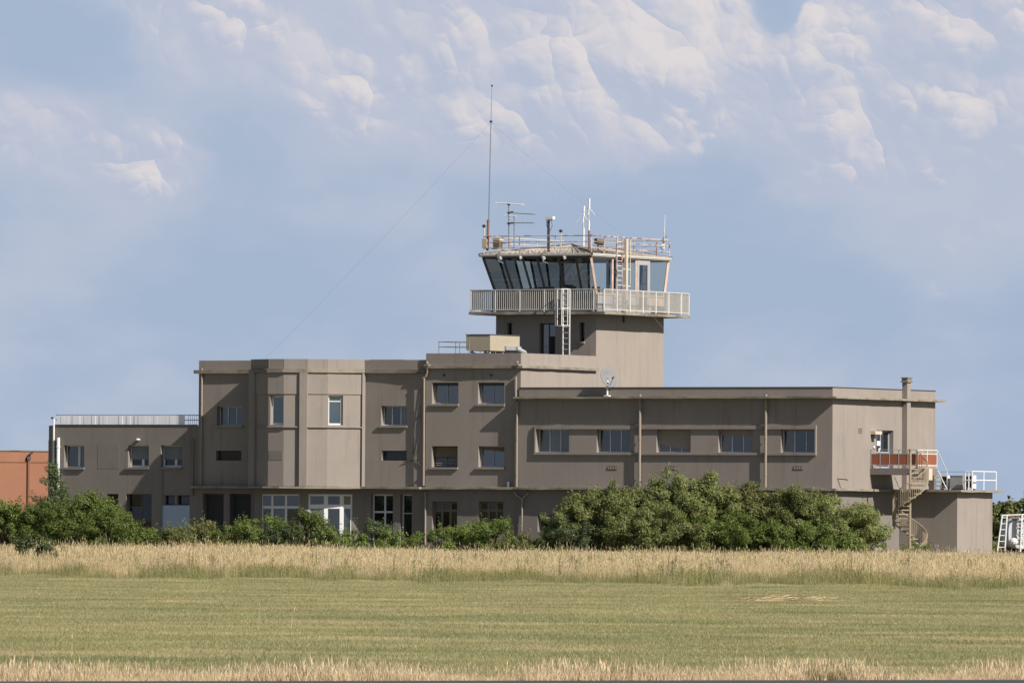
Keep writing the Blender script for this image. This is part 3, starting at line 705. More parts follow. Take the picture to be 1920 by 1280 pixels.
# door in the right side of the cab
A0, B0 = cabp(1, 0), cabp(2, 0); da, db = A0 + (B0 - A0) * .585, A0 + (B0 - A0) * .77
FC = Fr(TX1, 0, 90); y0_, y1_ = da[1], db[1]
dw = window(CT, FC, (y0_, y1_, ZB1 + .05, ZC1 - .05), d=.05, frame='cab_panel', pane='cab_glass_dark', cols=1, fw=.24, name='cab_door', fd=.06)
for z_ in (15.2, 15.95): MB().ob(FC, y0_ + .25, y1_ - .25, z_ - .012, z_ + .012, -.02, .0).build('glazing_bar', 'dark_metal', dw)
MB().ob(FC, (y0_ + y1_) / 2 - .012, (y0_ + y1_) / 2 + .012, 14.1, ZC1 - .3, -.02, -.001).build('glazing_bar', 'dark_metal', dw)
# cab floor, ceiling, consoles
MB().box(TX0 + .16, TX1 - .16, TY0 + .16, TY1 - .16, ZB1 + .002, ZB1 + .05).build('cab_floor', 'dark_metal', CT)
EV = .16
ev = [(top[0][0] - EV, top[0][1] - EV), (top[1][0] + EV, top[1][1] - EV), (top[2][0] + EV, top[2][1] + EV), (top[3][0] - EV, top[3][1] + EV)]
ZE = ZC1 + .06
MB().prism(ev, ZC1 + .03, ZE + .09).build('eave_board', 'ceiling', CT)
fas = MB()
for i in range(4):
    (xa, ya), (xb, yb) = ev[i], ev[(i + 1) % 4]
    fas.box(min(xa, xb) - .03, max(xa, xb) + .03, min(ya, yb) - .03, max(ya, yb) + .03, ZE + .03, ZE + .12)
fas.build('fascia', 'old_white', CT)
apx0, apx1 = (TX0 + TX1) / 2 - .1, (TX0 + TX1) / 2 + .1; ym = (TY0 + TY1) / 2
rid = [((TX0 + TX1) / 2, ym - 1.0, ZE + .68), ((TX0 + TX1) / 2, ym + 1.0, ZE + .68)]
E4 = [(x, y, ZE + .121) for x, y in ev]
rf = MB().add(E4 + rid, [(0, 1, 4), (1, 2, 5, 4), (2, 3, 5), (3, 0, 4, 5)]).build('roof', 'roof_tile', CT)
def rib_line(a_, b_, c_, d_, n_):        # standing ribs from eave a-b up to ridge c-d
    a_, b_, c_, d_ = map(np.array, (a_, b_, c_, d_))
    me = None
    for k in range(1, n_):
        p_, q__ = a_ + (b_ - a_) * k / n_, c_ + (d_ - c_) * k / n_
        MB().tube([p_ + (0, 0, .01), q__ + (0, 0, .01)], .035, 4).build('roof_rib', 'roof_tile', rf)
rib_line(E4[0], E4[1], rid[0], rid[0], 18); rib_line(E4[1], E4[2], rid[0], rid[1], 22)
for a_, b_ in ((E4[0], rid[0]), (E4[1], rid[0]), (E4[2], rid[1]), (E4[3], rid[1])):
    MB().tube([a_, np.array(b_) + (0, 0, .04)], .06, 5).build('hip_cap', 'dark_roof_sheet', rf)
desk = MB()
desk.box(TX0 + .5, TX1 - 1.1, TY0 + .35, TY0 + 1.05, 13.65, 14.40).box(TX0 + .5, TX0 + 1.2, TY0 + 1.05, TY1 - 1.5, 13.65, 14.42)
DK = desk.build('console', 'dark_metal', CT)
for (x, y, w_, h_) in ((-23.6, 9.2, .5, .42), (-22.6, 9.3, .55, .5), (-21.7, 9.2, .45, .4), (-20.9, 9.35, .5, .62), (-24.0, 11.0, .5, .5), (-23.9, 12.6, .5, .55)):
    MB().box(x, x + w_, y, y + .08, 14.42, 14.42 + h_).box(x + w_ * .4, x + w_ * .6, y + .02, y + .06, 14.40, 14.43).build('monitor', 'black', DK)
for (x, y) in ((-21.3, 10.7), (-22.9, 11.2), (-20.3, 11.6)):
    MB().box(x - .25, x + .25, y - .25, y + .25, 14.05, 14.15).box(x - .24, x + .24, y + .2, y + .28, 14.2, 15.0).tube([(x, y, 13.61), (x, y, 14.05)], .04, 6).build('chair', 'black', CT)
for k in (.25, .72):
    x = TX0 + (TX1 - TX0) * k; MB().box(x - .09, x + .09, ym + .6, ym + .78, ZB1 + .05, ZC1).build('column', 'dark_frame', CT)
# floodlights under the eave, two hoses
for px, py in ((938.5, 483), (976, 482), (1020, 483), (1058.5, 482)):
    f_ = Fr(0, TY0 - LN['f'] - .1, 0); q_, z_ = f_.pick(px, py)
    l_ = MB().tube([f_.pt(q_ - .06, z_ + .06, .0), f_.pt(q_ + .08, z_ - .06, .10)], [.06, .085], 8).build('floodlight', 'white_paint', CT)
    MB().tube([f_.pt(q_ - .02, z_ + .02, -.02), f_.pt(q_ - .02, ZC1 + .06, -.02)], .02, 5).build('bracket', 'dark_metal', l_)
for px in (936, 1019):
    f_ = Fr(0, TY0 - LN['f'] - .22, 0); q_, z_ = f_.pick(px, 472)
    MB().tube([f_.pt(q_ + .25, z_ + .12, -.1), f_.pt(q_ + .0, z_ - .02, .06), f_.pt(q_ - .08, z_ - .3, .03), f_.pt(q_ - .02, z_ - .52, -.02), f_.pt(q_ + .22, z_ - .62, -.06)], .035, 6).build('hose', 'grey_metal', CT)

# ------------------------------------------------------------------ rail round the cab's roof
RR = thing('roof_railing', ((TX0 + TX1) / 2, ym, ZE + .1), 'rust-stained white pipe railing round the top of the tower cab', 'railing')
zr0 = ZE + .1
rc = [(ev[0][0] + .22, ev[0][1] + .12), (ev[1][0] - .12, ev[1][1] + .12), (ev[2][0] - .12, ev[2][1] - .12), (ev[3][0] + .22, ev[3][1] - .12)]
for i in range(4):
    (xa, ya), (xb, yb) = rc[i], rc[(i + 1) % 4]
    for z, r_ in ((.98, .03), (.66, .022), (.34, .024)):
        MB().tube([(xa, ya, zr0 + z), (xb, yb, zr0 + z)], r_, 6).build('rail', 'rusty_rail' if i in (0, 1) else 'old_white', RR)
    nn = 3 if i % 2 == 0 else 6
    for k in range(nn):
        x, y = xa + (xb - xa) * k / nn, ya + (yb - ya) * k / nn
        MB().tube([(x, y, zr0), (x, y, zr0 + (1.0 if k else 1.05))], .034 if k == 0 else .024, 6).build('post', 'rusty_rail', RR)

# ------------------------------------------------------------------ ladders
def ladder(name, label, fr, q0, z0, z1, d, w_=.42, step=.3, mat='white_metal', rung=None):
    L = thing(name, fr.pt(q0, z0, d), label, 'ladder')
    for s_ in (-w_ / 2, w_ / 2): MB().ob(fr, q0 + s_ - .025, q0 + s_ + .025, z0, z1, d - .03, d + .03).build('stile', mat, L)
    rg = mesh_of(MB().ob(Fr(0, 0, fr.ang), -w_ / 2, w_ / 2, -.014, .014, -.014, .014), 'rung', rung or mat)
    z = z0 + step * .7
    while z < z1 - .05:
        piece('rung', rg, L, fr.pt(q0, z, d)); z += step
    return L
fl_ = Fr(0, TY0 - OB - .12, 0)
q_, z_ = fl_.pick(1061.5, 660)
LD = ladder('caged_ladder', 'white caged ladder from the block roof up to the tower balcony', fl_, q_, 11.0, ZR1 + .02, 0.0, .40)
for z_ in (12.78, 13.7, ZR1):
    MB().tube([fl_.pt(q_ - .2, z_, 0), fl_.pt(q_ - .42, z_, .25), fl_.pt(q_ - .36, z_, .60), fl_.pt(q_ + .1, z_, .72), fl_.pt(q_ + .34, z_, .5), fl_.pt(q_ + .2, z_, 0)], .025, 6).build('cage_hoop', 'white_metal', LD)
for (a_, b_) in ((-.42, .25), (-.36, .60), (.1, .72), (.34, .5)):
    MB().tube([fl_.pt(q_ + a_, 12.78, b_), fl_.pt(q_ + a_, ZR1, b_)], .022, 6).build('cage_bar', 'white_metal', LD)
fr_ = Fr(TX1 + .12, 0, 90); q_, z_ = fr_.pick(1158, 520)
ladder('cab_ladder', 'rusty narrow ladder up the right side of the cab to its roof', fr_, q_, ZB1, ZE + 1.0, .10, .62, .26, 'rusty_rail', 'white_metal')
q_, z_ = fr_.pick(1171, 520)
PO = thing('cable_duct', fr_.pt(q_, ZB1, .2), 'cream square cable duct standing beside the cab ladder', 'duct')
MB().ob(fr_, q_ - .11, q_ + .11, ZB1 + .0, ZE + 1.0, .02, .16).build('duct', 'cream', PO)
MB().tube([fr_.pt(q_ + .45, ZC0 + .6, .1), fr_.pt(q_ + .45, ZE + 1.0, .1)], .03, 6).build('side_pipe', 'cream', PO)
for z_ in (15.0, 15.9): MB().ob(fr_, q_ - .3, q_ + .55, z_, z_ + .04, .05, .09).build('clamp', 'white_metal', PO)

# ------------------------------------------------------------------ antennas and instruments on the cab roof
def on_y(px, py, y): return Fr(0, y, 0).pick(px, py)
def pole(mb, fr, px, y0, y1, r, px2=None, n=6):
    q0, z0 = fr.pick(px, y1); q1, z1 = fr.pick(px2 if px2 is not None else px, y0)
    mb.tube([fr.pt(q0, z0), fr.pt(q1, z1)], r, n); return q0, z0, q1, z1
yf = TY0 - .62; F1 = Fr(0, yf, 0)
MS = thing('lattice_mast', F1.pt(F1.pick(914.5, 470)[0], zr0), 'very tall thin whip mast at the left end of the cab roof', 'mast')
mb = MB(); q0, z0, q1, z1 = pole(mb, F1, 914.0, 412, 470, .075, 915.6); mb.build('mast_foot', 'rust', MS)
mb = MB(); pole(mb, F1, 916.0, 228, 440, [.036, .024], 920.6); mb.build('mast_pole', 'grey_metal', MS)
mb = MB(); pole(mb, F1, 920.6, 162, 228, [.018, .010], 922.4); mb.build('mast_tip', 'grey_metal', MS)
q_, z_ = F1.pick(922.4, 161); MB().dome(F1.pt(q_, z_), .05, .05, .07, 8, 5).build('finial', 'dark_metal', MS)
q_, z_ = F1.pick(920.6, 228); MB().dome(F1.pt(q_, z_), .09, .09, .06, 8, 5).build('stay_collar', 'dark_metal', MS)
q_, z_ = F1.pick(911, 458); MB().ob(F1, q_ - .18, q_ + .12, z_ - .2, z_ + .3, -.1, .12).build('junction_box', 'cream', MS)
tipw = np.array(F1.pt(*F1.pick(920.6, 229)))
def wire(name, label, p_, q__, r=.011, sag=.15):
    p_, q__ = np.array(p_, float), np.array(q__, float); pts = []; r = .0036
    for k in range(13):
        s_ = k / 12; pt_ = p_ + (q__ - p_) * s_; pt_[2] -= sag * 4 * s_ * (1 - s_); pts.append(pt_)
    o = MB().tube(pts, r, 4).build(name, 'grey_metal', None); tag(o, label, 'wire', 'stays of the tall mast'); return o
wire('guy_wire', 'long stay wire from the mast down left to the bay roof', tipw, np.array(Fr(0, 4.0, 0).pt(*Fr(0, 4.0, 0).pick(497, 672))))
wire('guy_wire', 'stay wire from the mast down right onto the right wing roof', tipw, np.array(Fr(0, 11.5, 0).pt(*Fr(0, 11.5, 0).pick(1342, 728))))
wire('guy_wire', 'short steep stay wire from the mast to the cab roof', tipw, np.array([rc[1][0] - 1.2, TY1 - 1.0, zr0 + .6]))
TVA = thing('television_antenna', (-23.2, 9.6, zr0), 'comb-like television antennas on two thin poles beside the mast', 'antenna')
F2 = Fr(0, 9.8, 0)
mb = MB(); pole(mb, F2, 954, 382, 466, .03); mb.build('pole', 'grey_metal', TVA)
mb = MB(); pole(mb, F2, 964, 404, 466, .026); mb.build('pole', 'grey_metal', TVA)
def boom(px0, py0, px1, py1, n_, el_, mat='white_paint'):
    a_, b_ = np.array(F2.pt(*F2.pick(px0, py0))), np.array(F2.pt(*F2.pick(px1, py1)))
    bo = MB().tube([a_, b_], .022, 5).build('boom', mat, TVA)
    for k in range(n_):
        c_ = a_ + (b_ - a_) * (k + .3) / n_; MB().tube([c_ + (0, -el_, .02), c_ + (0, el_, .02)], .014, 4).build('element', mat, bo)
boom(934, 381, 981, 384, 7, .45); boom(953, 399, 1003, 402, 7, .35, 'grey_metal'); boom(950, 404, 968, 406, 3, .3); boom(953, 418, 1002, 418, 7, .3, 'grey_metal')
for px, py in ((954, 383), (954, 399), (960, 398), (954, 419), (960, 418)):
    q_, z_ = F2.pick(px, py); MB().ob(F2, q_ - .07, q_ + .07, z_ - .05, z_ + .05, -.05, .05).build('clamp', 'dark_metal', TVA)
F3 = Fr(0, 8.5, 0)
CM = thing('weather_camera', F3.pt(F3.pick(1028.5, 465)[0], zr0), 'white camera housing on a thick black pole at the roof edge', 'camera')
mb = MB(); pole(mb, F3, 1028.5, 413, 472, .075, None, 8); mb.build('pole', 'dark_metal', CM)
q_, z_ = F3.pick(1031.5, 409); MB().ob(F3, q_ - .24, q_ + .24, z_ - .06, z_ + .08, -.12, .16).ob(F3, q_ - .12, q_ + .1, z_ - .14, z_ - .06, -.08, .1).build('housing', 'white_paint', CM)
MB().tube([F3.pt(q_ - .22, z_ - .05), F3.pt(q_ - .24, z_ - .35), F3.pt(q_ - .1, z_ - .6)], .015, 4).tube([F3.pt(q_ + .05, z_ - .1), F3.pt(q_ + .14, z_ - .4), F3.pt(q_, z_ - .7)], .015, 4).build('cable', 'dark_metal', CM)
for px, top_, base_, lb in ((1094.5, 386, 462, 'shorter white dipole antenna with drooping rods on the cab roof'), (1104.5, 372, 440, 'taller white dipole antenna with drooping rods at the roof corner')):
    f_ = Fr(0, 8.4 if px > 1100 else 10.5, 0)
    A = thing('dipole_antenna', f_.pt(f_.pick(px, base_)[0], f_.pick(px, base_)[1]), lb, 'antenna', 'white dipole antennas')
    mb = MB(); pole(mb, f_, px - .5, top_, top_ + 60 if px > 1100 else base_, .055, px + .5, 8); mb.build('radome', 'white_paint', A)
    if px > 1100: mb = MB(); pole(mb, f_, px, 432, 475, .05); mb.build('foot', 'rust', A)
    q_, z_ = f_.pick(px, top_ + 17)
    for dx, dd in ((-.42, .1), (.42, .1), (.15, .35), (-.15, -.35)): MB().tube([f_.pt(q_, z_), f_.pt(q_ + dx, z_ - .42, dd)], .018, 5).build('radial', 'white_paint', A)
F4 = Fr(TX1 - .1, 0, 90)
WA = thing('whip_antenna', F4.pt(F4.pick(1246, 440)[0], F4.pick(1246, 440)[1]), 'thin white whip antenna at the right end of the roof railing', 'antenna')
mb = MB(); pole(mb, F4, 1245.5, 402, 445, [.022, .012], 1247); mb.build('whip', 'white_paint', WA)
mb = MB(); pole(mb, F4, 1245.5, 436, 470, .03); mb.build('foot', 'rusty_rail', WA)
BLB = thing('beacon', F4.pt(F4.pick(1243, 466)[0], F4.pick(1243, 466)[1]), 'round white lamp globe hanging on the right end of the roof rail', 'lamp')
MB().dome(F4.pt(*F4.pick(1242.5, 463)), .13, .16, .16, 10, 7).build('globe', 'white_paint', BLB, True)
q_, z_ = F4.pick(1242.5, 463); MB().tube([F4.pt(q_, z_ + .1), F4.pt(q_ + .1, z_ + .5), F4.pt(q_ + .5, z_ + .6)], .02, 5).build('arm', 'dark_metal', BLB)
for px, py, f_, lb in ((901, 424, F1, 'small dark wind sensor on the left corner post of the roof rail'), (1051.5, 433, Fr(0, 9.6, 0), 'small dark wind sensor on a short pole near the roof ridge')):
    q_, z_ = f_.pick(px, py)
    if px < 950: f_ = Fr(0, rc[0][1], 0); q_ = rc[0][0]
    A = thing('wind_sensor', f_.pt(q_, z_ - .9), lb, 'sensor', 'wind sensors')
    MB().dome(f_.pt(q_, z_), .11, .1, .09, 8, 5).build('cup_head', 'dark_metal', A)
    MB().tube([f_.pt(q_, z_ - .95), f_.pt(q_, z_ - .06)], .035, 6).build('pole', 'old_white', A)
F5 = Fr(0, 8.9, 0); q_, z_ = F5.pick(933.5, 457)
A = thing('equipment_box', F5.pt(q_, z_ - .3), 'weathered yellow-brown box standing on the left end of the cab roof', 'box')
MB().ob(F5, q_ - .19, q_ + .19, z_ - .28, z_ + .30, -.2, .2).build('case', 'brown_frame', A); MB().ob(F5, q_ - .22, q_ + .22, z_ + .16, z_ + .26, -.22, .22).build('band', 'cream', A)
MB().tube([F5.pt(q_ + .2, z_ + .05), F5.pt(q_ + .75, z_ + .05), F5.pt(q_ + .75, z_ - .35)], .025, 5).build('arm', 'rust', A)
F6 = Fr(TX1 + .0, 0, 90); q_, z_ = F6.pick(1120, 453)
A = thing('searchlight', F6.pt(q_, z_ - .5), 'brownish searchlight on a bracket above the cab corner', 'lamp')
MB().tube([F6.pt(q_ - .12, z_ + .03, -.05), F6.pt(q_ + .3, z_ - .02, .15)], [.16, .2], 10).build('lamp_body', 'brown_frame', A)
MB().tube([F6.pt(q_ + .08, z_ - .15), F6.pt(q_ + .08, z_ - .45), F6.pt(q_ + .6, z_ - .55)], .035, 6).build('bracket', 'dark_metal', A)

# ------------------------------------------------------------------ things on the lower roofs
F7 = Fr(0, 1.6, 0); x0 = F7.pick(874, 640)[0]; x1 = F7.pick(919, 640)[0]
zz0, zz1 = F7.pick(919, 655)[1], F7.pick(919, 628)[1]
A = thing('air_handler', ((x0 + x1) / 2, 3.2, 10.52), 'beige sheet-metal ventilation box on legs on the block roof', 'ventilation unit')
xm_ = F7.pick(896, 640)[0]
MB().box(x0, xm_ - .004, 1.6, 4.9, zz0, zz1).build('casing', 'ac_box', A); MB().box(xm_, x1, 1.6, 4.9, zz0, zz1 + .01).build('casing', 'ac_box', A)
MB().box(x0 - .03, x1 + .03, 1.57, 4.93, zz1 + .011, zz1 + .05).build('lid', 'dark_roof_sheet', A)
MB().box(x0 + .05, x1 + .02, 1.58, 4.92, zz0 - .06, zz0 - .002).build('base_frame', 'ac_box', A)
for x in (x0 + .3, x1 - .12):
    for y in (1.75, 3.2, 4.7): MB().box(x - .05, x + .05, y - .05, y + .05, 10.52, zz0 - .06).build('leg', 'cream', A)
MB().box(x1, x1 + .12, 3.2, 4.9, zz0 + .0, zz0 + .22).build('side_cover', 'galv', A); MB().tube([(x1 + .2, 4.2, zz0 + .1), (x1 + .45, 4.6, zz0 - .1), (x1 + .5, 4.9, zz0 - .5)], .13, 8).build('duct', 'galv', A)
for k in range(3): MB().tube([(x0 + .1, 1.9 + k * .2, zz0 - .12 - .04 * k), (x0 + .6, 1.9 + k * .2, zz0 - .26), (x1 - .1, 1.95 + k * .2, zz0 - .14)], .04, 6).build('pipe', 'dark_metal', A)
A = thing('roof_guard_rail', (-22.8, 1.5, 10.5), 'thin dark guard rail left of the beige ventilation box', 'railing')
F8 = Fr(0, 1.4, 0); xa, xb = F8.pick(823, 650)[0], F8.pick(880, 650)[0]
for py in (640.5, 650): z_ = F8.pick(850, py)[1]; MB().tube([(xa, 1.4, z_), (xb, 1.4, z_)], .022, 5).build('rail', 'grey_metal', A); MB().tube([(xa, 1.4, z_), (xa, 6.0, z_)], .02, 5).build('rail', 'grey_metal', A)
for x, y in ((xa, 1.4), ((xa + xb) / 2 + .1, 1.4), (xb, 1.4), (xa, 3.7), (xa, 6.0)): MB().tube([(x, y, 10.52), (x, y, F8.pick(850, 640.5)[1])], .024, 5).build('post', 'grey_metal', A)
FD = Fr(0, -.20, 0); q_, z_ = FD.pick(1139.5, 709)
A = thing('satellite_dish', FD.pt(q_, 8.86), 'grey satellite dish on a short pole on the right wing parapet', 'dish')
MB().tube([FD.pt(q_ - .02, 8.86), FD.pt(q_ - .02, z_ - .1)], .05, 8).build('pole', 'white_metal', A)
MB().ob(FD, q_ - .16, q_ + .12, 8.86, 8.92, -.14, .14).ob(FD, q_ - .1, q_ + .14, 9.3, 9.36, -.2, .06).build('foot', 'white_metal', A)
dn = np.array([.80, -.40, .42]); dn /= np.linalg.norm(dn); e1 = np.cross(dn, (0, 0, 1)); e1 /= np.linalg.norm(e1); e2 = np.cross(e1, dn); c_ = np.array(FD.pt(q_, z_, -.05))
vs, fs = [], []
for i in range(5):
    r_ = .54 * i / 4
    for j in range(20):
        a_ = 2 * math.pi * j / 20; vs.append(c_ + (e1 * math.cos(a_) * .9 + e2 * math.sin(a_)) * r_ + dn * (r_ * r_ * .45 - .08))
for i in range(4):
    for j in range(20): fs.append((i * 20 + j, i * 20 + (j + 1) % 20, i * 20 + 20 + (j + 1) % 20, i * 20 + 20 + j))
o = MB().add(vs, fs).build('reflector', 'grey_dish', A, True)
md = o.modifiers.new('t', 'SOLIDIFY'); md.thickness = .02
MB().tube([c_ - e2 * .40, c_ + dn * .42 - e2 * .16], .02, 5).build('feed_arm', 'grey_metal', A)
p_ = c_ + dn * .42 - e2 * .16; MB().tube([p_ - dn * .06, p_ + dn * .08], .05, 8).build('feed_horn', 'brown_frame', A)

# ------------------------------------------------------------------ first-floor platform, its panels and stairs
ZP = 5.16
PL = thing('side_balcony', (1.4, 5.3, 4.86), 'small concrete landing with orange panels outside the upper side door', 'balcony')
PX, PY0, PY1 = 2.75, 4.42, 6.9
MB().box(0, PX, PY0, PY1, ZP - .34, ZP).build('slab', 'stucco_ground', PL)
zt_ = ZP + .98
def railing_panels(fr, q0, q1, n_, mat_r):
    MB().ob(fr, q0, q1, zt_ - .03, zt_, -.025, .025).build('rail', mat_r, PL); MB().ob(fr, q0, q1, ZP + .14, ZP + .18, -.025, .025).build('rail', mat_r, PL)
    MB().ob(fr, q0, q1, ZP + .74, ZP + .77, -.02, .02).build('rail', mat_r, PL)
    for k in range(n_ + 1):
        q_ = q0 + (q1 - q0) * k / n_; MB().ob(fr, q_ - .022, q_ + .022, ZP, zt_, -.026, .026).build('post', mat_r, PL)
    for k in range(n_):
        a_, b_ = q0 + (q1 - q0) * k / n_ + .035, q0 + (q1 - q0) * (k + 1) / n_ - .035
        MB().ob(fr, a_, b_, ZP + .19, ZP + .735, -.012, .012).build('orange_panel', 'orange_panel', PL)
railing_panels(Fr(.03, PY0 + .05, 0), .0, PX - .05, 5, 'galv')
railing_panels(Fr(PX - .05, PY0, 90), .10, PY1 - PY0 - .05, 2, 'white_metal')
MB().box(PX - .35, PX - .05, PY1 - .35, PY1 - .05, Z_S1, ZP - .36).build('support_post', 'concrete', PL)
ST = thing('terrace_steps', (PX - .5, PY1, Z_S1), 'short white metal steps from the orange landing down to the terrace', 'steps')
for k in range(4): MB().box(PX - .95, PX - .05, PY1 + .02 + .28 * k, PY1 + .28 + .28 * k, ZP - .22 * (k + 1) - .04, ZP - .22 * (k + 1)).build('tread', 'white_metal', ST)
for x in (PX - .96, PX - .02):
    MB().tube([(x, PY1, ZP - .1), (x, PY1 + 1.15, Z_S1 + .02)], .04, 6).build('stringer', 'white_metal', ST)
    MB().tube([(x, PY1, ZP + .95), (x, PY1 + 1.15, Z_S1 + .95), (x, PY1 + 1.15, Z_S1)], .026, 6).build('handrail', 'white_metal', ST)
# spiral stair
SX, SY, SR = 2.80, 3.50, .90
SP = thing('spiral_staircase', (SX, SY, 0), 'rust-beige spiral staircase climbing to the landing with orange panels', 'staircase')
MB().tube([(SX, SY, 0), (SX, SY, ZP + 1.0)], .07, 8).build('pole', 'tread', SP)
NT_, TURN, A0_ = 24, R_(501), R_(100)      # ends facing the landing (+Y)
def sp(k, r, dz=0.0):
    a_ = A0_ - TURN * (1 - k); return np.array([SX + r * math.cos(a_), SY + r * math.sin(a_), ZP * k + dz])
tw = TURN / NT_ * 1.15
tm = MB(); tm.prism([(.07 * math.cos(-tw / 2), .07 * math.sin(-tw / 2)), (SR * math.cos(-tw / 2), SR * math.sin(-tw / 2)), (SR * math.cos(tw / 2), SR * math.sin(tw / 2)), (.07 * math.cos(tw / 2), .07 * math.sin(tw / 2))], -.055, 0)
tme = mesh_of(tm, 'tread', 'tread')
bme = mesh_of(MB().tube([(0, 0, 0), (0, 0, .95)], .015, 4), 'baluster', 'tread')
for i in range(NT_):
    k = (i + .5) / NT_; a_ = A0_ - TURN * (1 - k)
    piece('tread', tme, SP, (SX, SY, ZP * (i + 1) / NT_ - .02), a_)
    for j in range(3): piece('baluster', bme, SP, sp((i + .17 + .33 * j) / NT_, SR, 0))
MB().tube([sp(k / 60, SR + .01, .96) for k in range(61)], .028, 6).build('handrail', 'tread', SP)
MB().tube([sp(k / 60, SR + .01, .02) for k in range(61)], .03, 6).build('stringer', 'tread', SP)
MB().box(SX - .25, SX + .85, PY0 - .45, PY0 - .005, ZP - .62, ZP - .02).build('top_landing', 'cream', SP)

# ------------------------------------------------------------------ terrace railing and outdoor units
TR = thing('terrace_railing', (3.0, 10, Z_S1), 'white two-bar railing at the right end of the low terrace', 'railing')
zt0 = Z_S1
tp = [(XA + .1, 9.4), (XA + .1, YB + .2), (1.2, YB + .2)]
fA2 = Fr(0, 9.4, 0); xl_ = fA2.pick(1810, 900)[0]
pts_ = [(xl_, 9.4), (XA + .15, 9.4), (XA + .15, YB + .1)]
for i in range(2):
    (xa, ya), (xb, yb) = pts_[i], pts_[i + 1]
    for z in (.98, .52): MB().tube([(xa, ya, zt0 + z), (xb, yb, zt0 + z)], .032, 6).build('rail', 'white_paint', TR)
for (x, y) in (pts_[0], ((pts_[0][0] + pts_[1][0]) / 2, 9.4), pts_[1], (XA + .15, (9.4 + YB) / 2), pts_[2]): MB().tube([(x, y, zt0), (x, y, zt0 + 1.0)], .035, 6).build('post', 'white_paint', TR)
xs_ = Fr(0, YB - .2, 0).pick(1770, 890)[0]
for z in (.98, .52): MB().tube([(.3, YB + .1, zt0 + z), (XA + .15, YB + .1, zt0 + z)], .014, 5).build('wire_rail', 'grey_metal', TR)
for px0, px1, lb, y_ in ((1806, 1825, 'white outdoor air conditioner with dark fan behind the terrace railing', 9.9), (1762, 1777, 'white outdoor air conditioner beside the white terrace steps', 10.6)):
    f_ = Fr(0, y_, 0); a_, b_ = f_.pick(px0, 905)[0], f_.pick(px1, 905)[0]
    A = thing('air_conditioner', ((a_ + b_) / 2, y_, Z_S1), lb, 'air conditioner', 'outdoor units on the terrace')
    MB().box(a_, b_, y_, y_ + .35, Z_S1 + .08, Z_S1 + .78).build('case', 'white_paint', A)
    for k in (0, 1): MB().box(a_ + .13, b_ - .04, y_ - .012, y_ + .0, Z_S1 + .14 + .32 * k, Z_S1 + .42 + .30 * k).build('fan_grille', 'black', A)
    for x in (a_ + .05, b_ - .1): MB().box(x, x + .06, y_, y_ + .3, Z_S1, Z_S1 + .08).build('foot', 'dark_metal', A)
f_ = Fr(0, 10.4, 0); a_, b_ = f_.pick(1781, 905)[0], f_.pick(1805, 905)[0]
A = thing('grey_cabinet', ((a_ + b_) / 2, 10.5, Z_S1), 'plain grey cabinet between the two terrace air conditioners', 'cabinet')
MB().box(a_, b_, 10.4, 11.0, Z_S1 + .06, Z_S1 + .74).build('case', 'galv', A); MB().box(a_ - .02, b_ + .02, 10.38, 11.02, Z_S1 + .74, Z_S1 + .77).build('lid', 'galv', A); MB().box(a_ + .05, b_ - .05, 10.45, 10.95, Z_S1, Z_S1 + .06).build('plinth', 'dark_metal', A)

# ------------------------------------------------------------------ low wing at the left
LW = thing('low_building', (-43, 5, 0), 'low dull-taupe two-storey wing left of the main building with white roof screen', 'building')
ZL = 7.33
lw = [FG.rect(120, 158, 834.5, 876), FG.rect(240, 279, 834.5, 875.5), FG.rect(301.5, 341, 834.5, 875.5)]
lgr = [FG.rect(200, 221.5, 925.5, 1050), FG.rect(236, 284, 925.5, 1050), FG.rect(308.5, 328, 928, 946), FG.rect(332, 355.5, 928, 946)]
lgr[0] = (*lgr[0][:2], .02, lgr[0][3]); lgr[1] = (*lgr[1][:2], .02, lgr[1][3])
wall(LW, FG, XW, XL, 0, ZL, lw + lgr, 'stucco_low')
window(LW, FG, lw[0], cols=2, fw=.06, mw=.14, frame='sheet', pane='glass', sill=.1, sill_mat='stucco_low', splits=[.62])
for h in lw[1:]:
    w = window(LW, FG, h, cols=2, fw=.10, mw=.16, frame='white_paint', pane='glass_dark', sill=.12, sill_mat='stucco_low', splits=[.6])
    z0_ = h[2] + (h[3] - h[2]) * .36
    for k in range(7): MB().ob(FG, h[0] + .06, h[1] - .02, z0_ + .10 * k, z0_ + .094 + .10 * k, -.29, -.27).build('slat', 'shutter', w)
window(LW, FG, lgr[0], d=-.3, cols=1, frame='door_dark', pane='door_dark', name='door'); window(LW, FG, lgr[1], d=-.3, cols=2, rows=(.3, .6, .8), frame='brown_frame', pane='glass_dark', name='door')
for h in lgr[2:]: window(LW, FG, h, d=-.2, cols=1, frame='door_dark', pane='glass_dark')
hp = FG.rect(302.5, 356, 946.5, 1000); panel(LW, FG, hp[0], hp[1], .3, hp[3] - .02, .0, .03, 'pale_blue', 'pale_board')
hi = FG.rect(183, 223, 833, 878); MB().ob(FG, hi[0], hi[1], hi[2], hi[3], -.01, .008).build('bricked_window', 'infill', LW)
q_, z_ = FG.pick(260, 824); MB().dome(FG.pt(q_, z_, .08), .13, .12, .07, 10, 6).build('wall_lamp', 'white_paint', LW)
MB().ob(FG, XW, XL - .3, ZL + .002, ZL + .05, -.36, .04).build('coping', 'flashing', LW)
pipe(LW, FG, 361, 822, 930, r=.05, d=.06, mat='stucco_low'); pipe(LW, FG, 303, 880, 1000, r=.04, d=.05, mat='stucco_low')
pipe(LW, FG, 99.5, 785, 990, r=.055, d=.1, mat='white_metal', name='flue'); pipe(LW, FG, 108, 820, 990, r=.10, d=.14, mat='white_paint', name='flue')
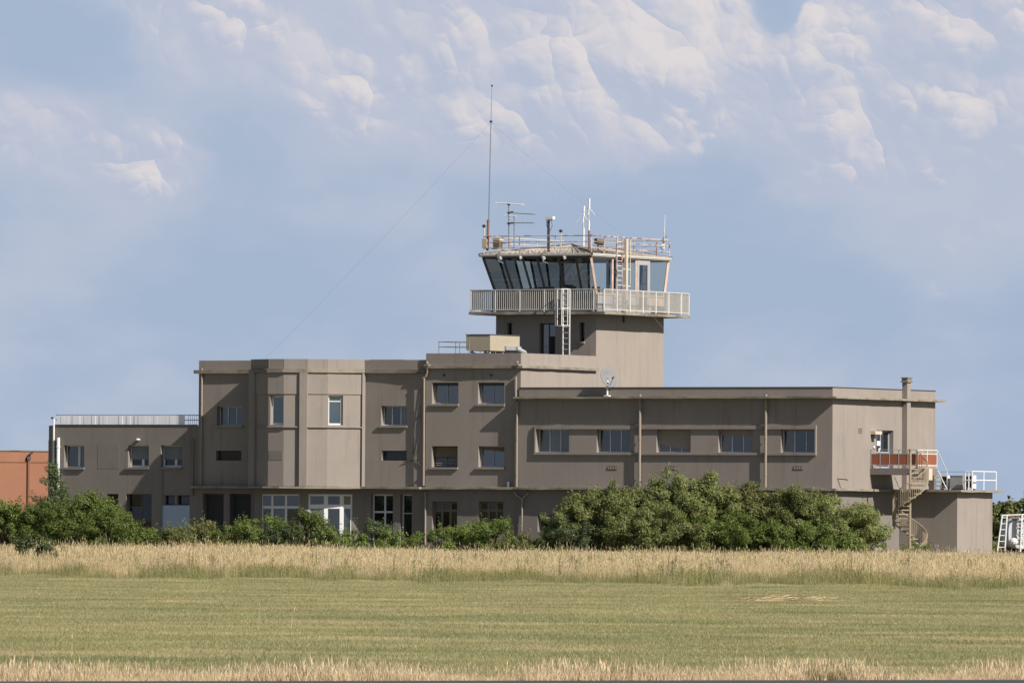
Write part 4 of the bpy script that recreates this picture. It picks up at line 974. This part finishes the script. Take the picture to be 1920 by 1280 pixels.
q_, z_ = FG.pick(99.5, 785); MB().dome(FG.pt(q_, z_ + .05, .1), .08, .08, .06, 8, 5).build('flue_cap', 'dark_metal', LW)
FCH = Fr(XW - 1.35 * math.cos(R_(48)), .34 + 1.35 * math.sin(R_(48)), -48); wall(LW, FCH, 0, 1.35, 0, ZL, (), 'stucco_low'); pipe(LW, FCH, 91, 825, 960, r=.04, d=.06, mat='cream')
MB().box(XW - .9, XL, 1.4, 12, ZL - .25, ZL - .05).build('roof', 'dark_roof_sheet', LW); MB().box(XW - .9, XL, 11.7, 12, 0, ZL).build('wall', 'stucco_low', LW)
RS = thing('roof_screen', (-43, .5, ZL), 'long white slatted screen railing along the roof of the low left wing', 'railing')
zs1 = FG.pick(235, 777.5)[1]; xs0, xs1 = FG.pick(104, 790)[0], FG.pick(346, 790)[0]
bd = mesh_of(MB().box(-.115, .115, -.01, .01, 0, zs1 - ZL - .10), 'board', 'screen')
n = int((xs1 - xs0) / .245)
for k in range(n): piece('board', bd, RS, (xs0 + .245 * (k + .5), .5 + rnd.uniform(-.012, .012), ZL + .06))
for z in (zs1, ZL + .3): MB().tube([(xs0 - .1, .54, z), (XL - .02, .54, z - .01)], .022, 5).build('rail', 'grey_metal', RS)
for k in range(8): x = xs0 + (XL - .1 - xs0) * k / 7; MB().tube([(x, .54, ZL), (x, .54, zs1)], .022, 5).build('post', 'grey_metal', RS)
for k in range(6): x = xs1 + .12 + (XL - xs1 - .15) * k / 6; MB().tube([(x, .54, ZL), (x, .54, zs1)], .012, 4).build('bar', 'grey_metal', RS)

# ------------------------------------------------------------------ orange brick building at the far left
pR = at_depth(84, 900, 534); FO = Fr(float(pR[0]), float(pR[1]), 48)
zo = FO.pick(40, 845.5)[1]; qo = FO.pick(-160, 900)[0]
BB = thing('brick_building', FO.pt(-3, 0), 'plain orange brick building at the left edge behind the shrubs', 'building')
wall(BB, FO, qo, 4, 0, zo, (), 'brick'); MB().ob(FO, qo, 4, zo, zo + .05, -.4, .05).build('coping', 'concrete', BB)
zl_ = FO.pick(40, 866)[1]; MB().ob(FO, qo, 4, zl_ - .03, zl_ + .03, 0, .02).build('string_course', 'brick_line', BB)
q_, z_ = FO.pick(53, 862); MB().ob(FO, q_ - .05, q_ + .05, 0, z_ + .15, 0, .1).build('downpipe', 'brick_line', BB); MB().ob(FO, q_ - .1, q_ + .1, z_, z_ + .2, 0, .16).tube([FO.pt(q_, z_ + .3, .1), FO.pt(q_ + .2, z_ + .42, .2)], .05, 6).build('rainwater_head', 'dark_frame', BB)
b0, b1 = FO.pt(qo, 0, -10), FO.pt(4, 0, -10); c0, c1 = FO.pt(qo, 0, -.36), FO.pt(4, 0, -.36)
MB().prism([c0[:2], c1[:2], b1[:2], b0[:2]], zo - .3, zo - .1).build('roof', 'dark_roof_sheet', BB); MB().prism([(b0[0], b0[1]), (b1[0], b1[1]), (b1[0], b1[1] + .3), (b0[0], b0[1] + .3)], 0, zo).build('wall', 'brick', BB)

# ------------------------------------------------------------------ white tank trailer at the right edge
TKD = 524
pT = at_depth(1897, 1000, TKD); gx_, gy_ = float(pT[0]), float(pT[1]); FK = Fr(gx_, gy_, 28.5)
TK = thing('tank_truck', FK.pt(.9, 0), 'white tanker with ladder frames partly cut off at the right edge', 'truck')
def kp(px, py, d=0.0): return FK.pick(px, py, d)
ql, ztop = kp(1888, 966); qr = ql + 2.6; z0_ = kp(1900, 1027)[1]
zt2 = ztop - .12
vs = []; N = 32
for i, dd in enumerate((0, -.12, -6.0)):
    for j in range(N):
        a_ = 2 * math.pi * j / N; rr = 1.0 if i else .93
        cx_, cz_ = math.cos(a_), math.sin(a_); pw = .55
        vs.append(FK.pt((ql + qr) / 2 + rr * 1.3 * math.copysign(abs(cx_) ** pw, cx_), (zt2 + .9) / 2 + rr * (zt2 - .9) / 2 * math.copysign(abs(cz_) ** pw, cz_), dd))
MB().add(vs, [tuple(range(N))] + [(i * N + j, i * N + (j + 1) % N, (i + 1) * N + (j + 1) % N, (i + 1) * N + j) for i in range(2) for j in range(N)]).build('tank', 'tank_white', TK)
MB().ob(FK, ql + .1, qr - .1, .62, .85, -6.0, .05).build('chassis', 'dark_metal', TK)
for qq in (ql + .25, qr - .55):
    for dd in (-.7, -2.0): MB().tube([FK.pt(qq, .5, dd), FK.pt(qq + .3, .5, dd)], .5, 16).build('wheel', 'black', TK)
def fra(px0, px1, py0, py1, d, nm, nr):
    a0, zt3 = kp(px0[0], py0, d); a1 = kp(px0[1], py0, d)[0]; b0_, zb3 = kp(px1[0], py1, d); b1_ = kp(px1[1], py1, d)[0]
    L = MB().tube([FK.pt(b0_, zb3, d), FK.pt(a0, zt3, d)], .045, 6).tube([FK.pt(b1_, zb3, d), FK.pt(a1, zt3, d)], .045, 6).build(nm, 'white_paint', TK)
    for k in range(nr):
        s_ = (k + .6) / nr; MB().tube([FK.pt(b0_ + (a0 - b0_) * s_, zb3 + (zt3 - zb3) * s_, d), FK.pt(b1_ + (a1 - b1_) * s_, zb3 + (zt3 - zb3) * s_, d)], .028, 5).build('rung', 'white_paint', L)
fra((1879, 1888), (1870, 1884), 966, 1032, .35, 'ladder', 6); fra((1908, 1917), (1908, 1917), 972, 1012, .12, 'ladder', 6); fra((1916, 1930), (1913, 1932), 964, 1034, .4, 'ladder', 6)
MB().tube([FK.pt(kp(1878, 966)[0], ztop + .0, .3), FK.pt(qr, ztop + .12, .3)], .05, 6).build('top_rail', 'white_paint', TK)
for k in range(5): MB().ob(FK, ql + .2 + .5 * k, ql + .36 + .5 * k, ztop - .06, ztop + .02, .345, .36).build('reflector', 'red', TK)
MB().ob(FK, kp(1897, 972)[0], kp(1911, 972)[0], kp(1900, 974)[1], kp(1900, 969)[1], .0, .06).build('plate', 'grey_metal', TK)
p_ = kp(1900, 1015); MB().dome(FK.pt(p_[0], p_[1], .2), .26, .2, .22, 10, 6).tube([FK.pt(p_[0], p_[1], .25), FK.pt(p_[0] + .3, p_[1] + .15, .3), FK.pt(p_[0] + .45, p_[1] - .4, .25)], .08, 8).build('valve', 'white_metal', TK)
MB().ob(FK, ql + .2, qr - .2, .35, .75, -.1, .12).build('bumper', 'grey_metal', TK)

# ------------------------------------------------------------------ shrubs and trees
def leaf_mesh(name, pts, nrm, size, mat, asp=.55):
    n = len(pts); rg = np.random.default_rng(len(pts) + int(abs(pts[0][0]) * 97))
    nv = nrm + rg.normal(0, .55, (n, 3)); nv /= np.linalg.norm(nv, axis=1)[:, None] + 1e-9
    t_ = rg.normal(0, 1, (n, 3)); t_ -= nv * (t_ * nv).sum(1)[:, None]; t_ /= np.linalg.norm(t_, axis=1)[:, None] + 1e-9
    b_ = np.cross(nv, t_); s_ = (size * rg.uniform(.65, 1.35, n))[:, None]
    v = np.empty((n, 4, 3)); v[:, 0] = pts - t_ * s_; v[:, 1] = pts + b_ * s_ * asp + nv * s_ * .18; v[:, 2] = pts + t_ * s_; v[:, 3] = pts - b_ * s_ * asp + nv * s_ * .18
    me = bpy.data.meshes.new(name); me.vertices.add(n * 4); me.vertices.foreach_set('co', v.reshape(-1).astype(np.float32))
    me.loops.add(n * 4); me.loops.foreach_set('vertex_index', np.arange(n * 4, dtype=np.int32))
    me.polygons.add(n); me.polygons.foreach_set('loop_start', np.arange(0, n * 4, 4, dtype=np.int32)); me.polygons.foreach_set('loop_total', np.full(n, 4, np.int32))
    me.update(); me.materials.append(MATS[mat]); return me
def shrub(name, base, w_, h_, dp, label, cat, mat='leaf', group=None, size=.075, dens=1.0, seed=1, trunk=.35, cone=False, lumps=None, low=0.0):
    rg = np.random.default_rng(seed); base = np.array(base, float)
    T = thing(name, base, label, cat, group)
    nc = lumps or max(40, int(w_ * h_ * 7.5)); cl = []
    while len(cl) < nc:
        p_ = rg.uniform(-1, 1, 3); r_ = np.linalg.norm(p_ * (1, 1, .8))
        if r_ > 1.05 or r_ < .4: continue
        z_ = p_[2] * .5 + .5
        sx = (1 - z_) * 1.0 + .08 if cone else (1.0 if z_ < .55 else math.sqrt(max(0, 1 - ((z_ - .55) / .5) ** 2)) * .9 + .1)
        if z_ < low: continue
        cl.append(np.array([p_[0] * w_ / 2 * sx * rg.uniform(.8, 1.06), p_[1] * dp / 2 * sx, (z_ * .93 + .02) * h_ * rg.uniform(.9, 1.04)]))
    pts, nr = [], []
    for c_ in cl:
        rr = rg.uniform(.16, .40) * min(1.25, .45 + .2 * h_); k = int(dens * 250 * rr ** 1.5 * 3)
        dv = rg.normal(0, 1, (k, 3)); dv /= np.linalg.norm(dv, axis=1)[:, None]; rad = rr * rg.uniform(.25, 1, k) ** .6
        q_ = c_ + dv * rad[:, None] * (1.15, 1.0, .8); pts.append(q_); nr.append(dv * .8 + (0, 0, .45))
    # stray sprays beyond the outline
    for _ in range(int(nc * 1.1)):
        c_ = cl[rg.integers(len(cl))]; dr = np.array([c_[0] / w_ * 2, c_[1] / dp * 2, abs(c_[2] / h_) + .4]); dr = dr / np.linalg.norm(dr) + rg.normal(0, .3, 3)
        s_ = rg.uniform(0, 1, 22)[:, None]; q_ = c_ + dr * (.1 + s_ * .6) * .62 + rg.normal(0, .06, (22, 3)); pts.append(q_); nr.append(np.tile((0, 0, .8), (22, 1)))
    P_ = np.concatenate(pts); N_ = np.concatenate(nr); ok = P_[:, 2] > .02; P_, N_ = P_[ok], N_[ok]
    o = bpy.data.objects.new('crown', leaf_mesh('crown', P_, N_, size, mat)); COL.objects.link(o); o.parent = T; WL[o.name] = tuple(base)
    st = MB()
    for c_ in cl[::3]:
        m_ = c_ * .5 + rg.normal(0, .08, 3); m_[2] = abs(m_[2]) + .05; f0 = np.array([c_[0] * .25, c_[1] * .2, -.05])
        st.tube([base + f0, base + m_, base + c_], [.045, .03, .012], 5)
    st.build('trunk', 'stem', T)
    return T
def plant(px, py_base, py_top, b, wpx, dp, **kw):
    p_ = at_depth(px, py_base, b); tz = at_depth(px, py_top, b)[2]; w_ = wpx / (FPX / b)
    kw.setdefault('seed', int(px)); return shrub(base=(p_[0], p_[1], 0), w_=w_, h_=float(tz), dp=dp, **kw)
HG = 'shrubs in front of the left part of the building'
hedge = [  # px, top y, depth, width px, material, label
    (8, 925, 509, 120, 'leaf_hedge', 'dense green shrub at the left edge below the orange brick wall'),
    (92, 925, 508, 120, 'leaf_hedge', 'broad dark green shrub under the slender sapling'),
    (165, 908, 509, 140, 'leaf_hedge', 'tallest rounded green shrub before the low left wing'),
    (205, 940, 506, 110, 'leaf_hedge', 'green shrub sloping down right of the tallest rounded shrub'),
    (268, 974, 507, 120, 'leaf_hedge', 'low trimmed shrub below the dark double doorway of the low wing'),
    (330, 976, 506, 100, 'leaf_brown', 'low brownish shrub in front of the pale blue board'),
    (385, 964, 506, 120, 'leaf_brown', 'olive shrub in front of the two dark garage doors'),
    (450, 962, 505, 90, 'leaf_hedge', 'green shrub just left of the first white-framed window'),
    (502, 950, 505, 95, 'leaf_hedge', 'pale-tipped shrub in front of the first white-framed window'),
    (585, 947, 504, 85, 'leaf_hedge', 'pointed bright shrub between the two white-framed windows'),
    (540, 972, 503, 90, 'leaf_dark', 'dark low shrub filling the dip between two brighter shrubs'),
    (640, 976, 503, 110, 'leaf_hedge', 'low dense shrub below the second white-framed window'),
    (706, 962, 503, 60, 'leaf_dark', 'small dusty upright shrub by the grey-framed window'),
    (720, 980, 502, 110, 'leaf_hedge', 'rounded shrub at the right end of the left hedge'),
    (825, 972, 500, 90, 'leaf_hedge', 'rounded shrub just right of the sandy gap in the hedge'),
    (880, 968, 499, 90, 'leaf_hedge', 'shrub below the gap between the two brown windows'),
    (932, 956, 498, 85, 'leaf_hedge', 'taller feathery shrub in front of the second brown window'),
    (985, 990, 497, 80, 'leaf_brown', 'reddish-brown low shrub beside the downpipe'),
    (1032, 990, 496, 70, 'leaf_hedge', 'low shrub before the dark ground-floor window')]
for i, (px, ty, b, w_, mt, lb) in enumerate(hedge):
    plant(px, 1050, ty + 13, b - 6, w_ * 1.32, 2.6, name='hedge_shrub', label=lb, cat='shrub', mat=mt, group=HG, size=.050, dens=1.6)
BGR = 'tall bushes in front of the right wing'
bigs = [(1105, 912, 494, 150, 'leaf', 'leafy bush at the left end of the tall bushes'), (1175, 893, 493, 150, 'leaf', 'bush whose top covers the foot of the left wing downpipe'),
        (1290, 874, 492, 210, 'leaf', 'tallest broad bush in the middle before the right wing'), (1235, 935, 489, 170, 'leaf', 'lower front bush below the tallest one'),
        (1400, 898, 491, 150, 'leaf_brown', 'bush right of the tallest one with grey twigs showing'), (1490, 905, 490, 150, 'leaf', 'bush below the right wall vent and second downpipe'),
        (1370, 955, 488, 170, 'leaf_hedge', 'low dark bush in front of the tall ones'), (1550, 922, 489, 130, 'leaf', 'bush at the corner of the right wing'),
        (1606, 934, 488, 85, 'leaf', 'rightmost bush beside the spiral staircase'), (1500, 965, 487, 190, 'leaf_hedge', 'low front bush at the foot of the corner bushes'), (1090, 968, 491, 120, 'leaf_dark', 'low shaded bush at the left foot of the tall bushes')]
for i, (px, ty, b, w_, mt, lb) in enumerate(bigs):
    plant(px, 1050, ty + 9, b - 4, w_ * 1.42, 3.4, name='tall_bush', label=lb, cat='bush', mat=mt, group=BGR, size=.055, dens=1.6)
plant(98, 1050, 872, 504, 74, 1.8, dens=.75, name='sapling', label='slender dark sapling rising before the white flue pipes', cat='tree', mat='leaf_dark', size=.055, low=.42, lumps=46)
plant(62, 1060, 1012, 358, 90, 1.6, name='grass_shrub', label='small grey-green shrub standing alone in the dry tall grass', cat='shrub', mat='leaf_dark', size=.045, dens=1.6, lumps=44)
plant(1900, 1050, 936, 560, 150, 6.0, name='far_tree', label='rounded green tree behind the tanker at the right edge', cat='tree', mat='leaf', size=.11, lumps=110, seed=5)
plant(1722, 1050, 1008, 498, 60, 1.0, name='weed_shrub', label='small green weed bush at the foot of the spiral staircase', cat='shrub', mat='leaf_hedge', size=.05, lumps=10)

# ------------------------------------------------------------------ grass (uncountable): clumps scattered with geometry nodes
def blades(nb, rad, h0, h1, wd, lean, seed, seeds=0.0, seg=2, umbel=0):
    rg = np.random.default_rng(seed); v, f = [], []
    for i in range(nb):
        a_, r_ = rg.uniform(0, 6.283), rad * math.sqrt(rg.uniform()); x, y = r_ * math.cos(a_), r_ * math.sin(a_)
        h = rg.uniform(h0, h1); la, ll = rg.uniform(0, 6.283), abs(rg.normal(0, lean)) * h; w_ = wd * rg.uniform(.6, 1.3); fa = rg.uniform(0, 6.283)
        cx, cy = math.cos(fa) * w_ / 2, math.sin(fa) * w_ / 2; o = len(v)
        for s_ in range(seg):
            k = s_ / seg; bx, by = x + math.cos(la) * ll * k * k, y + math.sin(la) * ll * k * k; ww = 1 - .45 * k
            v += [(bx - cx * ww, by - cy * ww, h * k), (bx + cx * ww, by + cy * ww, h * k)]
        v.append((x + math.cos(la) * ll, y + math.sin(la) * ll, h))
        for s_ in range(seg - 1): f.append((o + 2 * s_, o + 2 * s_ + 1, o + 2 * s_ + 3, o + 2 * s_ + 2))
        f.append((o + 2 * seg - 2, o + 2 * seg - 1, o + 2 * seg))
        if rg.uniform() < seeds:
            o = len(v); tx, ty = x + math.cos(la) * ll, y + math.sin(la) * ll; sw = wd * .9; sh = .08 + .05 * rg.uniform()
            v += [(tx, ty, h - .03), (tx - math.cos(fa) * sw, ty - math.sin(fa) * sw, h + sh * .4), (tx + math.cos(la) * .03, ty + math.sin(la) * .03, h + sh), (tx + math.cos(fa) * sw, ty + math.sin(fa) * sw, h + sh * .4)]
            f.append((o, o + 1, o + 2, o + 3))
    for i in range(umbel):
        a_, r_ = rg.uniform(0, 6.283), rad * math.sqrt(rg.uniform()); x, y = r_ * math.cos(a_), r_ * math.sin(a_); h = h1 * rg.uniform(.85, 1.15)
        o = len(v); v += [(x - .006, y, 0), (x + .006, y, 0), (x + .004, y, h), (x - .004, y, h)]; f.append((o, o + 1, o + 2, o + 3))
        for k in range(7):
            z = h * rg.uniform(.35, 1); fa = rg.uniform(0, 6.283); l_ = rg.uniform(.04, .09); o = len(v); dx, dy = math.cos(fa) * l_, math.sin(fa) * l_
            v += [(x, y, z), (x + dx * .5 - dy * .3, y + dy * .5 + dx * .3, z + .02), (x + dx, y + dy, z + .03), (x + dx * .5 + dy * .3, y + dy * .5 - dx * .3, z + .02)]; f.append((o, o + 1, o + 2, o + 3))
    mb = MB(); mb.v = v; mb.f = f; return mb
def scatter(name, label, cat, pts, scl, variants, mat, seed):
    """one 'stuff' object: points carrying clump instances"""
    rg = np.random.default_rng(seed); n = len(pts); c0_ = np.array(pts).mean(0); c0_[2] = 0
    me = bpy.data.meshes.new(name); me.vertices.add(n); me.vertices.foreach_set('co', (np.array(pts) - c0_).astype(np.float32).reshape(-1))
    for nm, arr in (('sc', scl), ('rz', rg.uniform(0, 6.283, n))):
        at = me.attributes.new(nm, 'FLOAT', 'POINT'); at.data.foreach_set('value', np.array(arr, np.float32))
    at = me.attributes.new('vi', 'INT', 'POINT'); at.data.foreach_set('value', rg.integers(0, len(variants), n).astype(np.int32))
    o = bpy.data.objects.new(name, me); COL.objects.link(o); o.location = c0_; tag(o, label, cat, None, 'stuff'); me.materials.append(MATS[mat])
    ng = bpy.data.node_groups.new(name, 'GeometryNodeTree'); ng.interface.new_socket('Geometry', in_out='INPUT', socket_type='NodeSocketGeometry'); ng.interface.new_socket('Geometry', in_out='OUTPUT', socket_type='NodeSocketGeometry')
    N = ng.nodes; Lk = ng.links; gi_ = N.new('NodeGroupInput'); go_ = N.new('NodeGroupOutput')
    ip = N.new('GeometryNodeInstanceOnPoints'); Lk.new(gi_.outputs[0], ip.inputs['Points'])
    gg = N.new('GeometryNodeGeometryToInstance')
    for k, vm in enumerate(reversed(variants)):
        ob_ = bpy.data.objects.new(name + '_clump', vm); oi = N.new('GeometryNodeObjectInfo'); oi.inputs['Object'].default_value = ob_; oi.inputs['As Instance'].default_value = False
        Lk.new(oi.outputs['Geometry'], gg.inputs[0])
    Lk.new(gg.outputs[0], ip.inputs['Instance']); ip.inputs['Pick Instance'].default_value = True
    def attr(nm, ty):
        a_ = N.new('GeometryNodeInputNamedAttribute'); a_.data_type = ty; a_.inputs[0].default_value = nm; return a_.outputs[0]
    Lk.new(attr('vi', 'INT'), ip.inputs['Instance Index'])
    cx_ = N.new('ShaderNodeCombineXYZ'); Lk.new(attr('rz', 'FLOAT'), cx_.inputs[2])
    er = N.new('FunctionNodeEulerToRotation'); Lk.new(cx_.outputs[0], er.inputs[0]); Lk.new(er.outputs[0], ip.inputs['Rotation'])
    Lk.new(attr('sc', 'FLOAT'), ip.inputs['Scale']); Lk.new(ip.outputs[0], go_.inputs[0])
    md_ = o.modifiers.new('scatter', 'NODES'); md_.node_group = ng
    return o
RG = np.random.default_rng(11)
def strip(n, b_lo, b_hi, marg=1.3, pw=1.0):
    out_ = []
    while len(out_) < n:
        b = b_lo + (b_hi - b_lo) * RG.uniform() ** pw; hw = b * 960 / FPX * marg + 1.5; a = RG.uniform(-hw, hw); out_.append((a, b))
    return out_
def vm(mb, mat): return mesh_of(mb, 'clump', mat)
# tall dry grass between the mown field and the building
tall = [(a, b) for a, b in strip(30000, 280, 496) if b > edge_tall(a) + 6 * RG.normal() * RG.uniform()]
sc = [(.84 + .10 * math.sin(a * .23 + b * .05) + .09 * math.sin(a * .9 + 2 * math.sin(b * .11)) + RG.uniform(-.2, .2) + (.35 if RG.uniform() < .035 else 0)) * (1.1 if a < -8 else 1.0) * min(1, .45 + max(0, b - edge_tall(a)) * .05) for a, b in tall]
scatter('tall_grass', 'tall dry straw-coloured grass between the mown field and the building', 'grass', [ab(a, b) for a, b in tall], sc,
        [vm(blades(80, .45, .30, .76, .0095, .26, 100 + k, .35, 3), 'grass_dry') for k in range(4)], 'grass_dry', 3)
wn = RG.uniform(0, 1, 120)
def wnoise(a):
    x = (a + 30) * 1.7; i = int(x); f = x - i; return wn[i] * (1 - f) + wn[i + 1] * f
wd = []
while len(wd) < 6500:
    a = RG.uniform(-26, 26); b = edge_tall(a) + RG.normal(2, 6); wd.append((a, b))
wd = [(a, b) for a, b in wd if wnoise(a) + .35 * RG.normal() > .22]
scatter('green_weeds', 'green and brown weeds along the front edge of the tall grass', 'weeds', [ab(a, b) for a, b in wd], [RG.uniform(.3, .75) * (.7 + .65 * wnoise(a * .6 + 5)) * (1 if RG.uniform() > .06 else 1.5) for a, b in wd],
        [vm(blades(60, .4, .12, .58, .011, .3, 200 + k, .1, 3, umbel=2), 'grass_weed') for k in range(4)], 'grass_weed', 4)
um = [(a, b) for a, b in strip(420, 300, 420) if b > edge_tall(a)]
scatter('umbel_weeds', 'scattered thin green weed stems standing above the dry grass', 'weeds', [ab(a, b) for a, b in um], [RG.uniform(.8, 1.15) for _ in um],
        [vm(blades(2, .2, .5, .8, .016, .2, 300 + k, 0, 2, umbel=5), 'leaf_dark') for k in range(3)], 'leaf_dark', 5)
# mown field
mw = [(a, b) for a, b in strip(15000, 104, 345, pw=1.25) if edge_run(a) + 3 < b < edge_tall(a) + .6]
scatter('mown_grass', 'short mown green and straw-coloured grass of the airfield', 'grass', [ab(a, b) for a, b in mw], [RG.uniform(.75, 1.25) * (.85 + .0011 * b) for a, b in mw],
        [vm(blades(520, .75, .03, .080, .0085, .5, 400 + k, 0, 2), 'grass_mown') for k in range(4)], 'grass_mown', 6)
# dry fringe beside the runway
kb = []
while len(kb) < 3400:
    a = RG.uniform(-9, 9); b = edge_run(a) + .12 + RG.uniform(0, 1) ** 1.5 * 10; kb.append((a, b))
scatter('dry_fringe', 'bleached dry grass fringe along the runway edge', 'grass', [ab(a, b) for a, b in kb], [RG.uniform(.45, 1.15) * max(.45, 1.0 - (b - edge_run(a)) * .055) * (.8 + .3 * math.sin(a * 2.3 + 1.2 * math.sin(b))) for a, b in kb],
        [vm(blades(70, .3, .03, .145, .0065, .5, 500 + k, .04, 3), 'grass_kerb') for k in range(4)], 'grass_kerb', 7)
st_ = [(RG.uniform(-8, 8), RG.uniform(108, 190)) for _ in range(9)]
scatter('lone_stalks', 'single pale stalks standing out of the mown grass', 'grass', [ab(a, b) for a, b in st_], [RG.uniform(.5, 1.1) for _ in st_], [vm(blades(1, .02, .28, .34, .012, .2, 600 + k, 1.0, 3), 'straw') for k in range(3)], 'straw', 8)
# raked straw lying in the field
mb = MB(); rg = np.random.default_rng(21)
for i in range(200):
    px = rg.normal(1425, 22) if i % 2 else rg.normal(1505, 22)
    p_ = on_ground(px, 1129 + rg.normal(0, 1.6)); a_ = rg.uniform(0, 6.283); l_ = rg.uniform(.25, .7); z_ = rg.uniform(.02, .10); z2 = z_ + abs(rg.normal(0, .05))
    d_ = np.array([math.cos(a_) * l_, math.sin(a_) * l_, 0]); pr = np.array([-math.sin(a_), math.cos(a_), 0]) * .007
    mb.quad((p_[0], p_[1], z_), (p_[0] + pr[0], p_[1] + pr[1], z_ + .007), (p_[0] + d_[0] + pr[0], p_[1] + d_[1] + pr[1], z2 + .007), (p_[0] + d_[0], p_[1] + d_[1], z2))
tag(mb.build('straw_swath', 'straw'), 'flattened heap of raked pale straw lying in the mown field', 'straw', None, 'stuff')
